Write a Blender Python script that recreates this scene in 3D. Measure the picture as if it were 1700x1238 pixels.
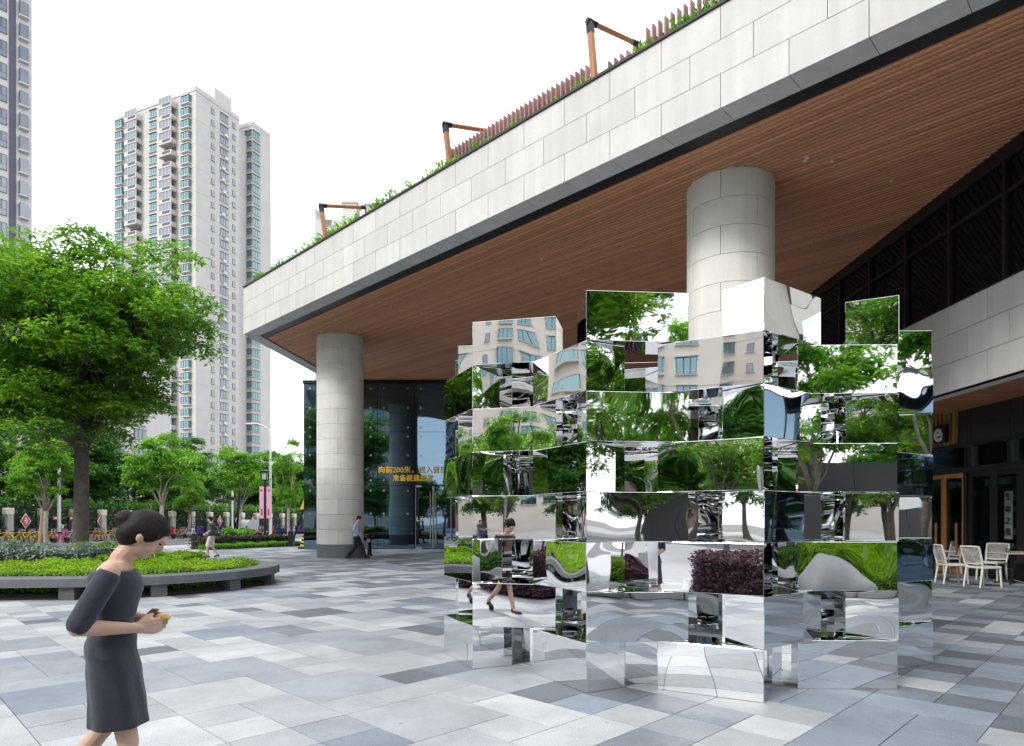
import bpy, bmesh, math, random
import numpy as np
from mathutils import Vector, Matrix

for o in list(bpy.data.objects):
    bpy.data.objects.remove(o, do_unlink=True)
SC = bpy.context.scene
COL = SC.collection
R = math.radians

# ---------------------------------------------------------------- camera
FPX, HOR, HCAM = 1090.0, 865.0, 1.5          # focal length (px of the 1700 px frame), horizon row, eye height
cam_d = bpy.data.cameras.new('camera')
cam_d.sensor_width = 36.0
cam_d.lens = FPX / 1700.0 * 36.0
cam_d.shift_y = (HOR - 619.0) / 1700.0
cam_d.clip_start = 0.05
cam_d.clip_end = 3000.0
cam = bpy.data.objects.new('camera', cam_d)
cam.location = (0, 0, HCAM)
cam.rotation_euler = (R(90), 0, 0)
COL.objects.link(cam)
SC.camera = cam

# ---------------------------------------------------------------- sky and sun
SUN_EL, SUN_AZ = 40.0, 224.0                  # degrees; azimuth clockwise from +Y
world = bpy.data.worlds.new('World')
SC.world = world
world.use_nodes = True
wn = world.node_tree
wn.nodes.clear()
w_out = wn.nodes.new('ShaderNodeOutputWorld')
w_bg = wn.nodes.new('ShaderNodeBackground')
w_sky = wn.nodes.new('ShaderNodeTexSky')
w_sky.sky_type = 'NISHITA'
w_sky.sun_disc = False
w_sky.sun_elevation = R(SUN_EL)
w_sky.sun_rotation = R(SUN_AZ)
w_sky.air_density = 1.0
w_sky.dust_density = 3.0
w_tc = wn.nodes.new('ShaderNodeTexCoord')
w_map = wn.nodes.new('ShaderNodeMapping')
w_map.inputs['Scale'].default_value = (1.0, 1.0, 2.6)
w_noise = wn.nodes.new('ShaderNodeTexNoise')
w_noise.inputs['Scale'].default_value = 2.1
w_noise.inputs['Detail'].default_value = 6.0
w_noise.inputs['Roughness'].default_value = 0.55
w_ramp = wn.nodes.new('ShaderNodeValToRGB')
w_ramp.color_ramp.elements[0].position = 0.33
w_ramp.color_ramp.elements[0].color = (5.6, 6.2, 7.2, 1)
w_ramp.color_ramp.elements[1].position = 0.56
w_ramp.color_ramp.elements[1].color = (11.8, 11.9, 12.1, 1)
w_mix = wn.nodes.new('ShaderNodeMixRGB')
w_mix.inputs['Fac'].default_value = 0.90
wn.links.new(w_tc.outputs['Generated'], w_map.inputs['Vector'])
wn.links.new(w_map.outputs['Vector'], w_noise.inputs['Vector'])
wn.links.new(w_noise.outputs['Fac'], w_ramp.inputs['Fac'])
wn.links.new(w_sky.outputs['Color'], w_mix.inputs['Color1'])
wn.links.new(w_ramp.outputs['Color'], w_mix.inputs['Color2'])
wn.links.new(w_mix.outputs['Color'], w_bg.inputs['Color'])
w_bg.inputs['Strength'].default_value = 0.11
wn.links.new(w_bg.outputs['Background'], w_out.inputs['Surface'])

sun_d = bpy.data.lights.new('sun', 'SUN')
sun_d.energy = 1.3
sun_d.angle = R(14)
sun_d.color = (1.0, 0.96, 0.90)
sun = bpy.data.objects.new('sun', sun_d)
_el, _az = R(SUN_EL), R(SUN_AZ)
_sdir = Vector((math.sin(_az) * math.cos(_el), math.cos(_az) * math.cos(_el), math.sin(_el)))
sun.rotation_euler = _sdir.to_track_quat('Z', 'Y').to_euler()
sun.location = (0, -20, 60)
COL.objects.link(sun)

SC.view_settings.view_transform = 'Standard'
SC.view_settings.look = 'None'
SC.view_settings.gamma = 1.0
SC.view_settings.use_curve_mapping = False
SC.view_settings.exposure = 0.85
SC.render.engine = 'CYCLES'
SC.cycles.max_bounces = 14
SC.cycles.glossy_bounces = 10
SC.cycles.diffuse_bounces = 4
SC.cycles.transmission_bounces = 6
SC.cycles.transparent_max_bounces = 12
SC.cycles.use_denoising = True
SC.cycles.caustics_reflective = True
SC.cycles.blur_glossy = 0.6
SC.cycles.caustics_refractive = False

# ---------------------------------------------------------------- helpers
def atz(px, py, z):
    """photo pixel + height of the surface it lies on -> world point"""
    d = FPX * (HCAM - z) / (py - HOR)
    return Vector(((px - 850.0) / FPX * d, d, z))

def atd(px, py, d):
    """photo pixel + distance -> world point"""
    return Vector(((px - 850.0) / FPX * d, d, HCAM - (py - HOR) / FPX * d))

class MB:
    """collects shapes; build() links them as ONE mesh object"""
    def __init__(s):
        s.v, s.f, s.m = [], [], []
    def add(s, vs, fs, mi=0):
        o = len(s.v)
        s.v.extend([tuple(p) for p in vs])
        s.f.extend([tuple(i + o for i in f) for f in fs])
        s.m.extend([mi] * len(fs))
        return s
    def box(s, c, size, rz=0.0, mi=0, rot=None):
        hx, hy, hz = size[0] / 2, size[1] / 2, size[2] / 2
        ps = [Vector((x, y, z)) for z in (-hz, hz) for x, y in ((-hx, -hy), (hx, -hy), (hx, hy), (-hx, hy))]
        M = rot if rot is not None else Matrix.Rotation(rz, 3, 'Z')
        c = Vector(c)
        return s.add([M @ p + c for p in ps],
                     [(3, 2, 1, 0), (4, 5, 6, 7), (0, 1, 5, 4), (1, 2, 6, 5), (2, 3, 7, 6), (3, 0, 4, 7)], mi)
    def rbox(s, c, size, b, rz=0.0, mi=0, rot=None):
        """box with its edges chamfered by b"""
        hx, hy, hz = size[0] / 2, size[1] / 2, size[2] / 2
        b = min(b, hx * .49, hy * .49, hz * .49)
        M = rot if rot is not None else Matrix.Rotation(rz, 3, 'Z')
        c = Vector(c)
        bm = bmesh.new()
        bmesh.ops.create_cube(bm, size=1.0)
        for v in bm.verts:
            v.co = Vector((v.co.x * size[0], v.co.y * size[1], v.co.z * size[2]))
        bmesh.ops.bevel(bm, geom=bm.edges[:], offset=b, segments=1, affect='EDGES')
        bm.verts.index_update()
        s.add([M @ v.co + c for v in bm.verts], [[v.index for v in f.verts] for f in bm.faces], mi)
        bm.free()
        return s
    def prism(s, poly, z0, z1, mi=0):
        n = len(poly)
        a = 0.0
        for i in range(n):
            x0, y0 = poly[i][:2]; x1, y1 = poly[(i + 1) % n][:2]
            a += x0 * y1 - x1 * y0
        if a < 0:
            poly = list(poly)[::-1]
        vs = [(p[0], p[1], z0) for p in poly] + [(p[0], p[1], z1) for p in poly]
        fs = [tuple(range(n - 1, -1, -1)), tuple(range(n, 2 * n))]
        fs += [(i, (i + 1) % n, n + (i + 1) % n, n + i) for i in range(n)]
        return s.add(vs, fs, mi)
    def tube(s, pts, rad, seg=8, mi=0, cap=True):
        pts = [Vector(p) for p in pts]
        if not hasattr(rad, '__len__'):
            rad = [rad] * len(pts)
        n = len(pts)
        vs, fs = [], []
        ref = None
        for i, p in enumerate(pts):
            t = (pts[min(i + 1, n - 1)] - pts[max(i - 1, 0)])
            if t.length < 1e-9: t = Vector((0, 0, 1))
            t.normalize()
            if ref is None:
                ref = Vector((1, 0, 0)) if abs(t.x) < 0.8 else Vector((0, 1, 0))
            u = (ref - t * ref.dot(t)).normalized()
            w = t.cross(u)
            ref = u
            for k in range(seg):
                a = 2 * math.pi * k / seg
                vs.append(p + (u * math.cos(a) + w * math.sin(a)) * rad[i])
        for i in range(n - 1):
            for k in range(seg):
                k2 = (k + 1) % seg
                fs.append((i * seg + k, i * seg + k2, (i + 1) * seg + k2, (i + 1) * seg + k))
        if cap:
            fs.append(tuple(range(seg - 1, -1, -1)))
            fs.append(tuple((n - 1) * seg + k for k in range(seg)))
        return s.add(vs, fs, mi)
    def lathe(s, prof, c=(0, 0, 0), seg=24, mi=0, cap=True, sx=1.0, sy=1.0):
        """prof: (radius, z) from bottom to top"""
        vs, fs = [], []
        n = len(prof)
        for r, z in prof:
            for k in range(seg):
                a = 2 * math.pi * k / seg
                vs.append((c[0] + r * math.cos(a) * sx, c[1] + r * math.sin(a) * sy, c[2] + z))
        for i in range(n - 1):
            for k in range(seg):
                k2 = (k + 1) % seg
                fs.append((i * seg + k, i * seg + k2, (i + 1) * seg + k2, (i + 1) * seg + k))
        if cap:
            fs.append(tuple(range(seg - 1, -1, -1)))
            fs.append(tuple((n - 1) * seg + k for k in range(seg)))
        return s.add(vs, fs, mi)
    def ball(s, c, r, seg=12, rings=8, mi=0, rot=None):
        """ellipsoid; r is a radius or three radii"""
        if not hasattr(r, '__len__'): r = (r, r, r)
        M = rot if rot is not None else Matrix.Identity(3)
        c = Vector(c)
        vs = [c + M @ Vector((0, 0, -r[2]))]
        for i in range(1, rings):
            p = -math.pi / 2 + math.pi * i / rings
            for k in range(seg):
                a = 2 * math.pi * k / seg
                vs.append(c + M @ Vector((r[0] * math.cos(p) * math.cos(a), r[1] * math.cos(p) * math.sin(a), r[2] * math.sin(p))))
        vs.append(c + M @ Vector((0, 0, r[2])))
        fs = []
        for k in range(seg):
            fs.append((0, 1 + (k + 1) % seg, 1 + k))
        for i in range(rings - 2):
            for k in range(seg):
                k2 = (k + 1) % seg
                fs.append((1 + i * seg + k, 1 + i * seg + k2, 1 + (i + 1) * seg + k2, 1 + (i + 1) * seg + k))
        t = len(vs) - 1
        b = 1 + (rings - 2) * seg
        for k in range(seg):
            fs.append((b + k, b + (k + 1) % seg, t))
        return s.add(vs, fs, mi)
    def mesh(s, name, mats, org=(0, 0, 0), smooth=False):
        me = bpy.data.meshes.new(name)
        ox, oy, oz = org
        me.from_pydata([(x - ox, y - oy, z - oz) for x, y, z in s.v], [], s.f)
        if not isinstance(mats, (list, tuple)): mats = [mats]
        for m in mats:
            me.materials.append(m)
        if len(mats) > 1:
            me.polygons.foreach_set('material_index', s.m)
        if smooth:
            me.polygons.foreach_set('use_smooth', [True] * len(me.polygons))
        me.update()
        return me
    def build(s, name, mats, parent=None, org=None, smooth=False, loc=None):
        """org: world point the mesh is stored relative to (a parent's location by default)"""
        if org is None:
            org = tuple(parent.location) if parent is not None and not parent.parent else (0, 0, 0)
            if parent is not None and parent.parent:
                org = tuple(parent.parent.location + parent.location)
        o = bpy.data.objects.new(name, s.mesh(name, mats, org, smooth))
        COL.objects.link(o)
        if parent is not None:
            o.parent = parent
        if loc is not None:
            o.location = loc
        return o

def tag(o, label=None, cat=None, group=None, kind=None):
    if label: o['label'] = label
    if cat: o['category'] = cat
    if group: o['group'] = group
    if kind: o['kind'] = kind
    return o

def empty(name, loc, label=None, cat=None, group=None, rz=0.0):
    o = bpy.data.objects.new(name, None)
    COL.objects.link(o)
    o.location = loc
    o.rotation_euler = (0, 0, rz)
    o.empty_display_size = 0.3
    return tag(o, label, cat, group)

def copy_tree(o, parent=None):
    kids = list(o.children)
    c = o.copy()
    COL.objects.link(c)
    c.parent = parent
    for ch in kids:
        copy_tree(ch, c)
    return c

def link_mesh(name, me, parent=None, loc=(0, 0, 0), rot=(0, 0, 0), scale=(1, 1, 1)):
    o = bpy.data.objects.new(name, me)
    COL.objects.link(o)
    o.parent = parent
    o.location, o.rotation_euler, o.scale = loc, rot, scale
    return o

# ---------------------------------------------------------------- materials
def new_mat(name):
    m = bpy.data.materials.new(name)
    m.use_nodes = True
    nt = m.node_tree
    return m, nt, nt.nodes['Principled BSDF']

def mat(name, col, rough=0.6, metal=0.0, var=0.12, scale=3.0, bump=0.0, bscale=None, spec=0.5, col2=None, detail=5.0, coords='pos', coat=0.0, sheen=0.0):
    """plain surface with noise in its colour, roughness and relief"""
    m, nt, p = new_mat(name)
    N, L = nt.nodes, nt.links
    if coords == 'pos':
        src = N.new('ShaderNodeNewGeometry').outputs['Position']
    else:
        src = N.new('ShaderNodeTexCoord').outputs['Object']
    nz = N.new('ShaderNodeTexNoise')
    nz.inputs['Scale'].default_value = scale
    nz.inputs['Detail'].default_value = detail
    nz.inputs['Roughness'].default_value = 0.65
    L.new(src, nz.inputs['Vector'])
    rp = N.new('ShaderNodeValToRGB')
    rp.color_ramp.elements[0].position, rp.color_ramp.elements[1].position = 0.3, 0.7
    c2 = col2 if col2 else tuple(min(1.0, c * (1 + var)) for c in col)
    c1 = tuple(c * (1 - var) for c in col)
    rp.color_ramp.elements[0].color = (*c1, 1)
    rp.color_ramp.elements[1].color = (*c2, 1)
    L.new(nz.outputs['Fac'], rp.inputs['Fac'])
    L.new(rp.outputs['Color'], p.inputs['Base Color'])
    p.inputs['Roughness'].default_value = rough
    p.inputs['Metallic'].default_value = metal
    p.inputs['Specular IOR Level'].default_value = spec
    if coat: p.inputs['Coat Weight'].default_value = coat
    if sheen: p.inputs['Sheen Weight'].default_value = sheen
    if bump:
        n2 = N.new('ShaderNodeTexNoise')
        n2.inputs['Scale'].default_value = bscale or scale * 8
        n2.inputs['Detail'].default_value = 4.0
        L.new(src, n2.inputs['Vector'])
        b = N.new('ShaderNodeBump')
        b.inputs['Strength'].default_value = bump
        b.inputs['Distance'].default_value = 0.01
        L.new(n2.outputs['Fac'], b.inputs['Height'])
        L.new(b.outputs['Normal'], p.inputs['Normal'])
    return m

def speckle(name, base, dark, light, rough=0.55, fine=120.0):
    """flamed granite: broad tone shifts under fine grains"""
    m, nt, p = new_mat(name)
    N, L = nt.nodes, nt.links
    g = N.new('ShaderNodeNewGeometry')
    n1 = N.new('ShaderNodeTexNoise'); n1.inputs['Scale'].default_value = fine; n1.inputs['Detail'].default_value = 2.0
    n2 = N.new('ShaderNodeTexNoise'); n2.inputs['Scale'].default_value = 1.7; n2.inputs['Detail'].default_value = 8.0; n2.inputs['Roughness'].default_value = 0.7
    n3 = N.new('ShaderNodeTexNoise'); n3.inputs['Scale'].default_value = 26.0; n3.inputs['Detail'].default_value = 4.0
    for n in (n1, n2, n3): L.new(g.outputs['Position'], n.inputs['Vector'])
    r1 = N.new('ShaderNodeValToRGB')
    e = r1.color_ramp.elements
    e[0].position, e[0].color = 0.30, (*dark, 1)
    e[1].position, e[1].color = 0.70, (*light, 1)
    e2 = e.new(0.5); e2.color = (*base, 1)
    L.new(n1.outputs['Fac'], r1.inputs['Fac'])
    r2 = N.new('ShaderNodeValToRGB')
    r2.color_ramp.elements[0].position, r2.color_ramp.elements[0].color = 0.28, (0.76, 0.76, 0.765, 1)
    r2.color_ramp.elements[1].position, r2.color_ramp.elements[1].color = 0.72, (1.12, 1.11, 1.10, 1)
    L.new(n2.outputs['Fac'], r2.inputs['Fac'])
    mx = N.new('ShaderNodeMixRGB'); mx.blend_type = 'MULTIPLY'; mx.inputs['Fac'].default_value = 1.0
    L.new(r1.outputs['Color'], mx.inputs['Color1']); L.new(r2.outputs['Color'], mx.inputs['Color2'])
    oi = N.new('ShaderNodeObjectInfo')
    r3 = N.new('ShaderNodeMapRange')
    r3.inputs['To Min'].default_value = 0.90; r3.inputs['To Max'].default_value = 1.10
    L.new(oi.outputs['Random'], r3.inputs['Value'])
    mx2 = N.new('ShaderNodeMixRGB'); mx2.blend_type = 'MULTIPLY'; mx2.inputs['Fac'].default_value = 1.0
    L.new(mx.outputs['Color'], mx2.inputs['Color1']); L.new(r3.outputs['Result'], mx2.inputs['Color2'])
    # trodden-in gum, drips and scuffs
    vo = N.new('ShaderNodeTexVoronoi'); vo.inputs['Scale'].default_value = 1.9
    L.new(g.outputs['Position'], vo.inputs['Vector'])
    vr = N.new('ShaderNodeMapRange'); vr.inputs['From Min'].default_value = 0.018; vr.inputs['From Max'].default_value = 0.045
    vr.inputs['To Min'].default_value = 0.62; vr.inputs['To Max'].default_value = 1.0
    L.new(vo.outputs['Distance'], vr.inputs['Value'])
    n5 = N.new('ShaderNodeTexNoise'); n5.inputs['Scale'].default_value = 0.55; n5.inputs['Detail'].default_value = 10.0; n5.inputs['Roughness'].default_value = 0.75
    L.new(g.outputs['Position'], n5.inputs['Vector'])
    v5 = N.new('ShaderNodeMapRange'); v5.inputs['From Min'].default_value = 0.36; v5.inputs['From Max'].default_value = 0.50
    v5.inputs['To Min'].default_value = 0.84; v5.inputs['To Max'].default_value = 1.0
    L.new(n5.outputs['Fac'], v5.inputs['Value'])
    mm = N.new('ShaderNodeMath'); mm.operation = 'MULTIPLY'
    L.new(vr.outputs['Result'], mm.inputs[0]); L.new(v5.outputs['Result'], mm.inputs[1])
    mx3 = N.new('ShaderNodeMixRGB'); mx3.blend_type = 'MULTIPLY'; mx3.inputs['Fac'].default_value = 1.0
    L.new(mx2.outputs['Color'], mx3.inputs['Color1']); L.new(mm.outputs['Value'], mx3.inputs['Color2'])
    L.new(mx3.outputs['Color'], p.inputs['Base Color'])
    r4 = N.new('ShaderNodeMapRange'); r4.inputs['To Min'].default_value = rough - 0.12; r4.inputs['To Max'].default_value = rough + 0.15
    L.new(n3.outputs['Fac'], r4.inputs['Value']); L.new(r4.outputs['Result'], p.inputs['Roughness'])
    b = N.new('ShaderNodeBump'); b.inputs['Strength'].default_value = 0.25; b.inputs['Distance'].default_value = 0.004
    L.new(n3.outputs['Fac'], b.inputs['Height']); L.new(b.outputs['Normal'], p.inputs['Normal'])
    return m

def paint(name, rough=0.35, metal=0.0):
    """enamel whose colour is the object's own colour (obj.color)"""
    m, nt, p = new_mat(name)
    oi = nt.nodes.new('ShaderNodeObjectInfo')
    nt.links.new(oi.outputs['Color'], p.inputs['Base Color'])
    p.inputs['Roughness'].default_value = rough
    p.inputs['Metallic'].default_value = metal
    return m

def emit(name, col, s=1.0):
    m, nt, p = new_mat(name)
    p.inputs['Base Color'].default_value = (*col, 1)
    p.inputs['Emission Color'].default_value = (*col, 1)
    p.inputs['Emission Strength'].default_value = s
    return m

def leaf_mat(name, dark, mid, light, trans=0.35, rough=0.45):
    m, nt, p = new_mat(name)
    N, L = nt.nodes, nt.links
    g = N.new('ShaderNodeNewGeometry')
    rp = N.new('ShaderNodeValToRGB')
    e = rp.color_ramp.elements
    e[0].position, e[0].color = 0.0, (*dark, 1)
    e[1].position, e[1].color = 1.0, (*light, 1)
    x = e.new(0.55); x.color = (*mid, 1)
    nz = N.new('ShaderNodeTexNoise'); nz.inputs['Scale'].default_value = 0.9; nz.inputs['Detail'].default_value = 3.0
    L.new(g.outputs['Position'], nz.inputs['Vector'])
    ad = N.new('ShaderNodeMath'); ad.operation = 'MULTIPLY_ADD'
    ad.inputs[1].default_value = 0.55
    L.new(g.outputs['Random Per Island'], ad.inputs[0])
    mr = N.new('ShaderNodeMapRange'); mr.inputs['From Min'].default_value = 0.3; mr.inputs['From Max'].default_value = 0.7
    mr.inputs['To Min'].default_value = 0.0; mr.inputs['To Max'].default_value = 0.45
    L.new(nz.outputs['Fac'], mr.inputs['Value'])
    L.new(mr.outputs['Result'], ad.inputs[2])
    L.new(ad.outputs['Value'], rp.inputs['Fac'])
    L.new(rp.outputs['Color'], p.inputs['Base Color'])
    p.inputs['Roughness'].default_value = rough
    p.inputs['Specular IOR Level'].default_value = 0.35
    tr = N.new('ShaderNodeBsdfTranslucent')
    hs = N.new('ShaderNodeHueSaturation'); hs.inputs['Saturation'].default_value = 1.1; hs.inputs['Value'].default_value = 2.0
    L.new(rp.outputs['Color'], hs.inputs['Color']); L.new(hs.outputs['Color'], tr.inputs['Color'])
    mx = N.new('ShaderNodeMixShader'); mx.inputs['Fac'].default_value = trans
    L.new(p.outputs['BSDF'], mx.inputs[1]); L.new(tr.outputs['BSDF'], mx.inputs[2])
    out = [n for n in N if n.type == 'OUTPUT_MATERIAL'][0]
    L.new(mx.outputs['Shader'], out.inputs['Surface'])
    return m

def mirror_mat(name):
    """polished stainless sheet, slightly oil-canned: each panel dents in its own way"""
    m, nt, p = new_mat(name)
    N, L = nt.nodes, nt.links
    p.inputs['Base Color'].default_value = (0.90, 0.905, 0.91, 1)
    p.inputs['Metallic'].default_value = 1.0
    p.inputs['Roughness'].default_value = 0.015
    g = N.new('ShaderNodeNewGeometry')
    oi = N.new('ShaderNodeObjectInfo')
    off = N.new('ShaderNodeVectorMath'); off.operation = 'SCALE'
    cmb = N.new('ShaderNodeCombineXYZ')
    for k in ('X', 'Y', 'Z'): L.new(oi.outputs['Random'], cmb.inputs[k])
    L.new(cmb.outputs['Vector'], off.inputs[0]); off.inputs['Scale'].default_value = 37.0
    ad = N.new('ShaderNodeVectorMath'); ad.operation = 'ADD'
    L.new(g.outputs['Position'], ad.inputs[0]); L.new(off.outputs['Vector'], ad.inputs[1])
    n1 = N.new('ShaderNodeTexNoise'); n1.inputs['Scale'].default_value = 1.9; n1.inputs['Detail'].default_value = 0.3
    n1.inputs['Roughness'].default_value = 0.35
    L.new(ad.outputs['Vector'], n1.inputs['Vector'])
    st = N.new('ShaderNodeMapRange'); st.inputs['From Min'].default_value = 0.15
    st.inputs['To Min'].default_value = 0.003; st.inputs['To Max'].default_value = 0.028
    pw = N.new('ShaderNodeMath'); pw.operation = 'POWER'; pw.inputs[1].default_value = 1.6
    L.new(oi.outputs['Random'], pw.inputs[0]); L.new(pw.outputs['Value'], st.inputs['Value'])
    b = N.new('ShaderNodeBump'); b.inputs['Strength'].default_value = 1.0
    L.new(st.outputs['Result'], b.inputs['Distance'])
    L.new(n1.outputs['Fac'], b.inputs['Height'])
    L.new(b.outputs['Normal'], p.inputs['Normal'])
    nf = N.new('ShaderNodeTexNoise'); nf.inputs['Scale'].default_value = 5.0; nf.inputs['Detail'].default_value = 8.0; nf.inputs['Roughness'].default_value = 0.8
    L.new(ad.outputs['Vector'], nf.inputs['Vector'])
    rf = N.new('ShaderNodeMapRange'); rf.inputs['From Min'].default_value = 0.5; rf.inputs['From Max'].default_value = 0.8
    rf.inputs['To Min'].default_value = 0.01; rf.inputs['To Max'].default_value = 0.07
    L.new(nf.outputs['Fac'], rf.inputs['Value']); L.new(rf.outputs['Result'], p.inputs['Roughness'])
    return m

def glass_mat(name, tint=(0.75, 0.85, 0.85), refl=(0.9, 0.95, 1.0), base=0.12, seeing=True, body=(0.01, 0.012, 0.014), wave=0.0):
    """sheet glass: clear tint seen square on, mirror at a slant"""
    m, nt, p = new_mat(name)
    N, L = nt.nodes, nt.links
    N.remove(p)
    out = [n for n in N if n.type == 'OUTPUT_MATERIAL'][0]
    gl = N.new('ShaderNodeBsdfGlossy'); gl.inputs['Roughness'].default_value = 0.02
    gl.inputs['Color'].default_value = (*refl, 1)
    if seeing:
        bd = N.new('ShaderNodeBsdfTransparent'); bd.inputs['Color'].default_value = (*tint, 1)
    else:
        bd = N.new('ShaderNodeBsdfDiffuse'); bd.inputs['Color'].default_value = (*body, 1)
    lw = N.new('ShaderNodeFresnel'); lw.inputs['IOR'].default_value = 1.5
    mr = N.new('ShaderNodeMapRange'); mr.inputs['From Min'].default_value = 0.04; mr.inputs['From Max'].default_value = 1.0
    mr.inputs['To Min'].default_value = base; mr.inputs['To Max'].default_value = 1.0
    L.new(lw.outputs['Fac'], mr.inputs['Value'])
    mx = N.new('ShaderNodeMixShader')
    L.new(mr.outputs['Result'], mx.inputs['Fac']); L.new(bd.outputs['BSDF'], mx.inputs[1]); L.new(gl.outputs['BSDF'], mx.inputs[2])
    L.new(mx.outputs['Shader'], out.inputs['Surface'])
    if wave:
        g = N.new('ShaderNodeNewGeometry')
        nz = N.new('ShaderNodeTexNoise'); nz.inputs['Scale'].default_value = 0.6; nz.inputs['Detail'].default_value = 0.0
        L.new(g.outputs['Position'], nz.inputs['Vector'])
        b = N.new('ShaderNodeBump'); b.inputs['Distance'].default_value = wave
        L.new(nz.outputs['Fac'], b.inputs['Height'])
        L.new(b.outputs['Normal'], gl.inputs['Normal'])
    return m

def wood_mat(name, c1, c2, rough=0.5, scale=(3, 60, 60), axis_rot=0.0):
    m, nt, p = new_mat(name)
    N, L = nt.nodes, nt.links
    g = N.new('ShaderNodeNewGeometry')
    mp = N.new('ShaderNodeMapping'); mp.inputs['Scale'].default_value = scale
    mp.inputs['Rotation'].default_value = (0, 0, axis_rot)
    L.new(g.outputs['Position'], mp.inputs['Vector'])
    nz = N.new('ShaderNodeTexNoise'); nz.inputs['Scale'].default_value = 1.0; nz.inputs['Detail'].default_value = 6.0
    L.new(mp.outputs['Vector'], nz.inputs['Vector'])
    rp = N.new('ShaderNodeValToRGB')
    rp.color_ramp.elements[0].position, rp.color_ramp.elements[0].color = 0.3, (*c1, 1)
    rp.color_ramp.elements[1].position, rp.color_ramp.elements[1].color = 0.7, (*c2, 1)
    L.new(nz.outputs['Fac'], rp.inputs['Fac'])
    oi = N.new('ShaderNodeObjectInfo')
    r3 = N.new('ShaderNodeMapRange'); r3.inputs['To Min'].default_value = 0.82; r3.inputs['To Max'].default_value = 1.15
    L.new(oi.outputs['Random'], r3.inputs['Value'])
    mx = N.new('ShaderNodeMixRGB'); mx.blend_type = 'MULTIPLY'; mx.inputs['Fac'].default_value = 1.0
    L.new(rp.outputs['Color'], mx.inputs['Color1']); L.new(r3.outputs['Result'], mx.inputs['Color2'])
    L.new(mx.outputs['Color'], p.inputs['Base Color'])
    p.inputs['Roughness'].default_value = rough
    return m

def stone_mat(name, col, var=0.06):
    """sawn stone cladding: every slab a shade of its own, faint clouding and streaks"""
    m, nt, p = new_mat(name)
    N, L = nt.nodes, nt.links
    g = N.new('ShaderNodeNewGeometry')
    n1 = N.new('ShaderNodeTexNoise'); n1.inputs['Scale'].default_value = 1.3; n1.inputs['Detail'].default_value = 9.0; n1.inputs['Roughness'].default_value = 0.7
    n2 = N.new('ShaderNodeTexNoise'); n2.inputs['Scale'].default_value = 90.0; n2.inputs['Detail'].default_value = 2.0
    mp = N.new('ShaderNodeMapping'); mp.inputs['Scale'].default_value = (5.0, 5.0, 0.25)
    n3 = N.new('ShaderNodeTexNoise'); n3.inputs['Scale'].default_value = 1.0; n3.inputs['Detail'].default_value = 6.0
    L.new(g.outputs['Position'], n1.inputs['Vector']); L.new(g.outputs['Position'], n2.inputs['Vector'])
    L.new(g.outputs['Position'], mp.inputs['Vector']); L.new(mp.outputs['Vector'], n3.inputs['Vector'])
    fac = None
    for n, lo, hi in ((n1, 1 - var, 1 + var), (n2, 0.93, 1.07), (n3, 0.93, 1.05)):
        r = N.new('ShaderNodeMapRange'); r.inputs['From Min'].default_value = 0.3; r.inputs['From Max'].default_value = 0.7
        r.inputs['To Min'].default_value = lo; r.inputs['To Max'].default_value = hi
        L.new(n.outputs['Fac'], r.inputs['Value'])
        if fac is None: fac = r.outputs['Result']
        else:
            mm = N.new('ShaderNodeMath'); mm.operation = 'MULTIPLY'
            L.new(fac, mm.inputs[0]); L.new(r.outputs['Result'], mm.inputs[1]); fac = mm.outputs['Value']
    oi = N.new('ShaderNodeObjectInfo')
    r = N.new('ShaderNodeMapRange'); r.inputs['To Min'].default_value = 0.94; r.inputs['To Max'].default_value = 1.05
    L.new(oi.outputs['Random'], r.inputs['Value'])
    mm = N.new('ShaderNodeMath'); mm.operation = 'MULTIPLY'
    L.new(fac, mm.inputs[0]); L.new(r.outputs['Result'], mm.inputs[1])
    mx = N.new('ShaderNodeMixRGB'); mx.blend_type = 'MULTIPLY'; mx.inputs['Fac'].default_value = 1.0
    mx.inputs['Color1'].default_value = (*col, 1)
    L.new(mm.outputs['Value'], mx.inputs['Color2'])
    L.new(mx.outputs['Color'], p.inputs['Base Color'])
    p.inputs['Roughness'].default_value = 0.7
    b = N.new('ShaderNodeBump'); b.inputs['Strength'].default_value = 0.12; b.inputs['Distance'].default_value = 0.003
    L.new(n2.outputs['Fac'], b.inputs['Height']); L.new(b.outputs['Normal'], p.inputs['Normal'])
    return m

M = {}
M['mirror'] = mirror_mat('mirror_steel')
M['stone'] = stone_mat('pale_stone', (0.57, 0.562, 0.548), 0.06)
M['stone_col'] = stone_mat('column_stone', (0.71, 0.695, 0.645), 0.08)
M['stone_base'] = stone_mat('plinth_stone', (0.17, 0.18, 0.20))
M['joint'] = mat('dark_joint', (0.035, 0.035, 0.038), 0.8)
M['trim'] = mat('black_trim', (0.013, 0.014, 0.018), 0.35, var=0.2)
M['soffit'] = wood_mat('soffit_wood', (0.46, 0.195, 0.095), (0.62, 0.295, 0.15), 0.4, (1.2, 40, 40), -R(44.7))
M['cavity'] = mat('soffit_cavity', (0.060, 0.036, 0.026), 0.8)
M['wood_arm'] = wood_mat('arm_wood', (0.30, 0.125, 0.05), (0.42, 0.19, 0.085), 0.5, (20, 20, 2))
M['wood_fence'] = wood_mat('fence_wood', (0.28, 0.14, 0.125), (0.40, 0.23, 0.20), 0.6, (20, 20, 2))
M['metal_dark'] = mat('dark_metal', (0.03, 0.032, 0.037), 0.35, 0.6)
M['frame_dark'] = mat('window_frame_bronze', (0.028, 0.024, 0.026), 0.35, 0.3)
M['steel'] = mat('brushed_steel', (0.62, 0.63, 0.64), 0.25, 1.0, var=0.05)
M['white'] = mat('white_paint', (0.75, 0.75, 0.74), 0.4, var=0.05)
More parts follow.
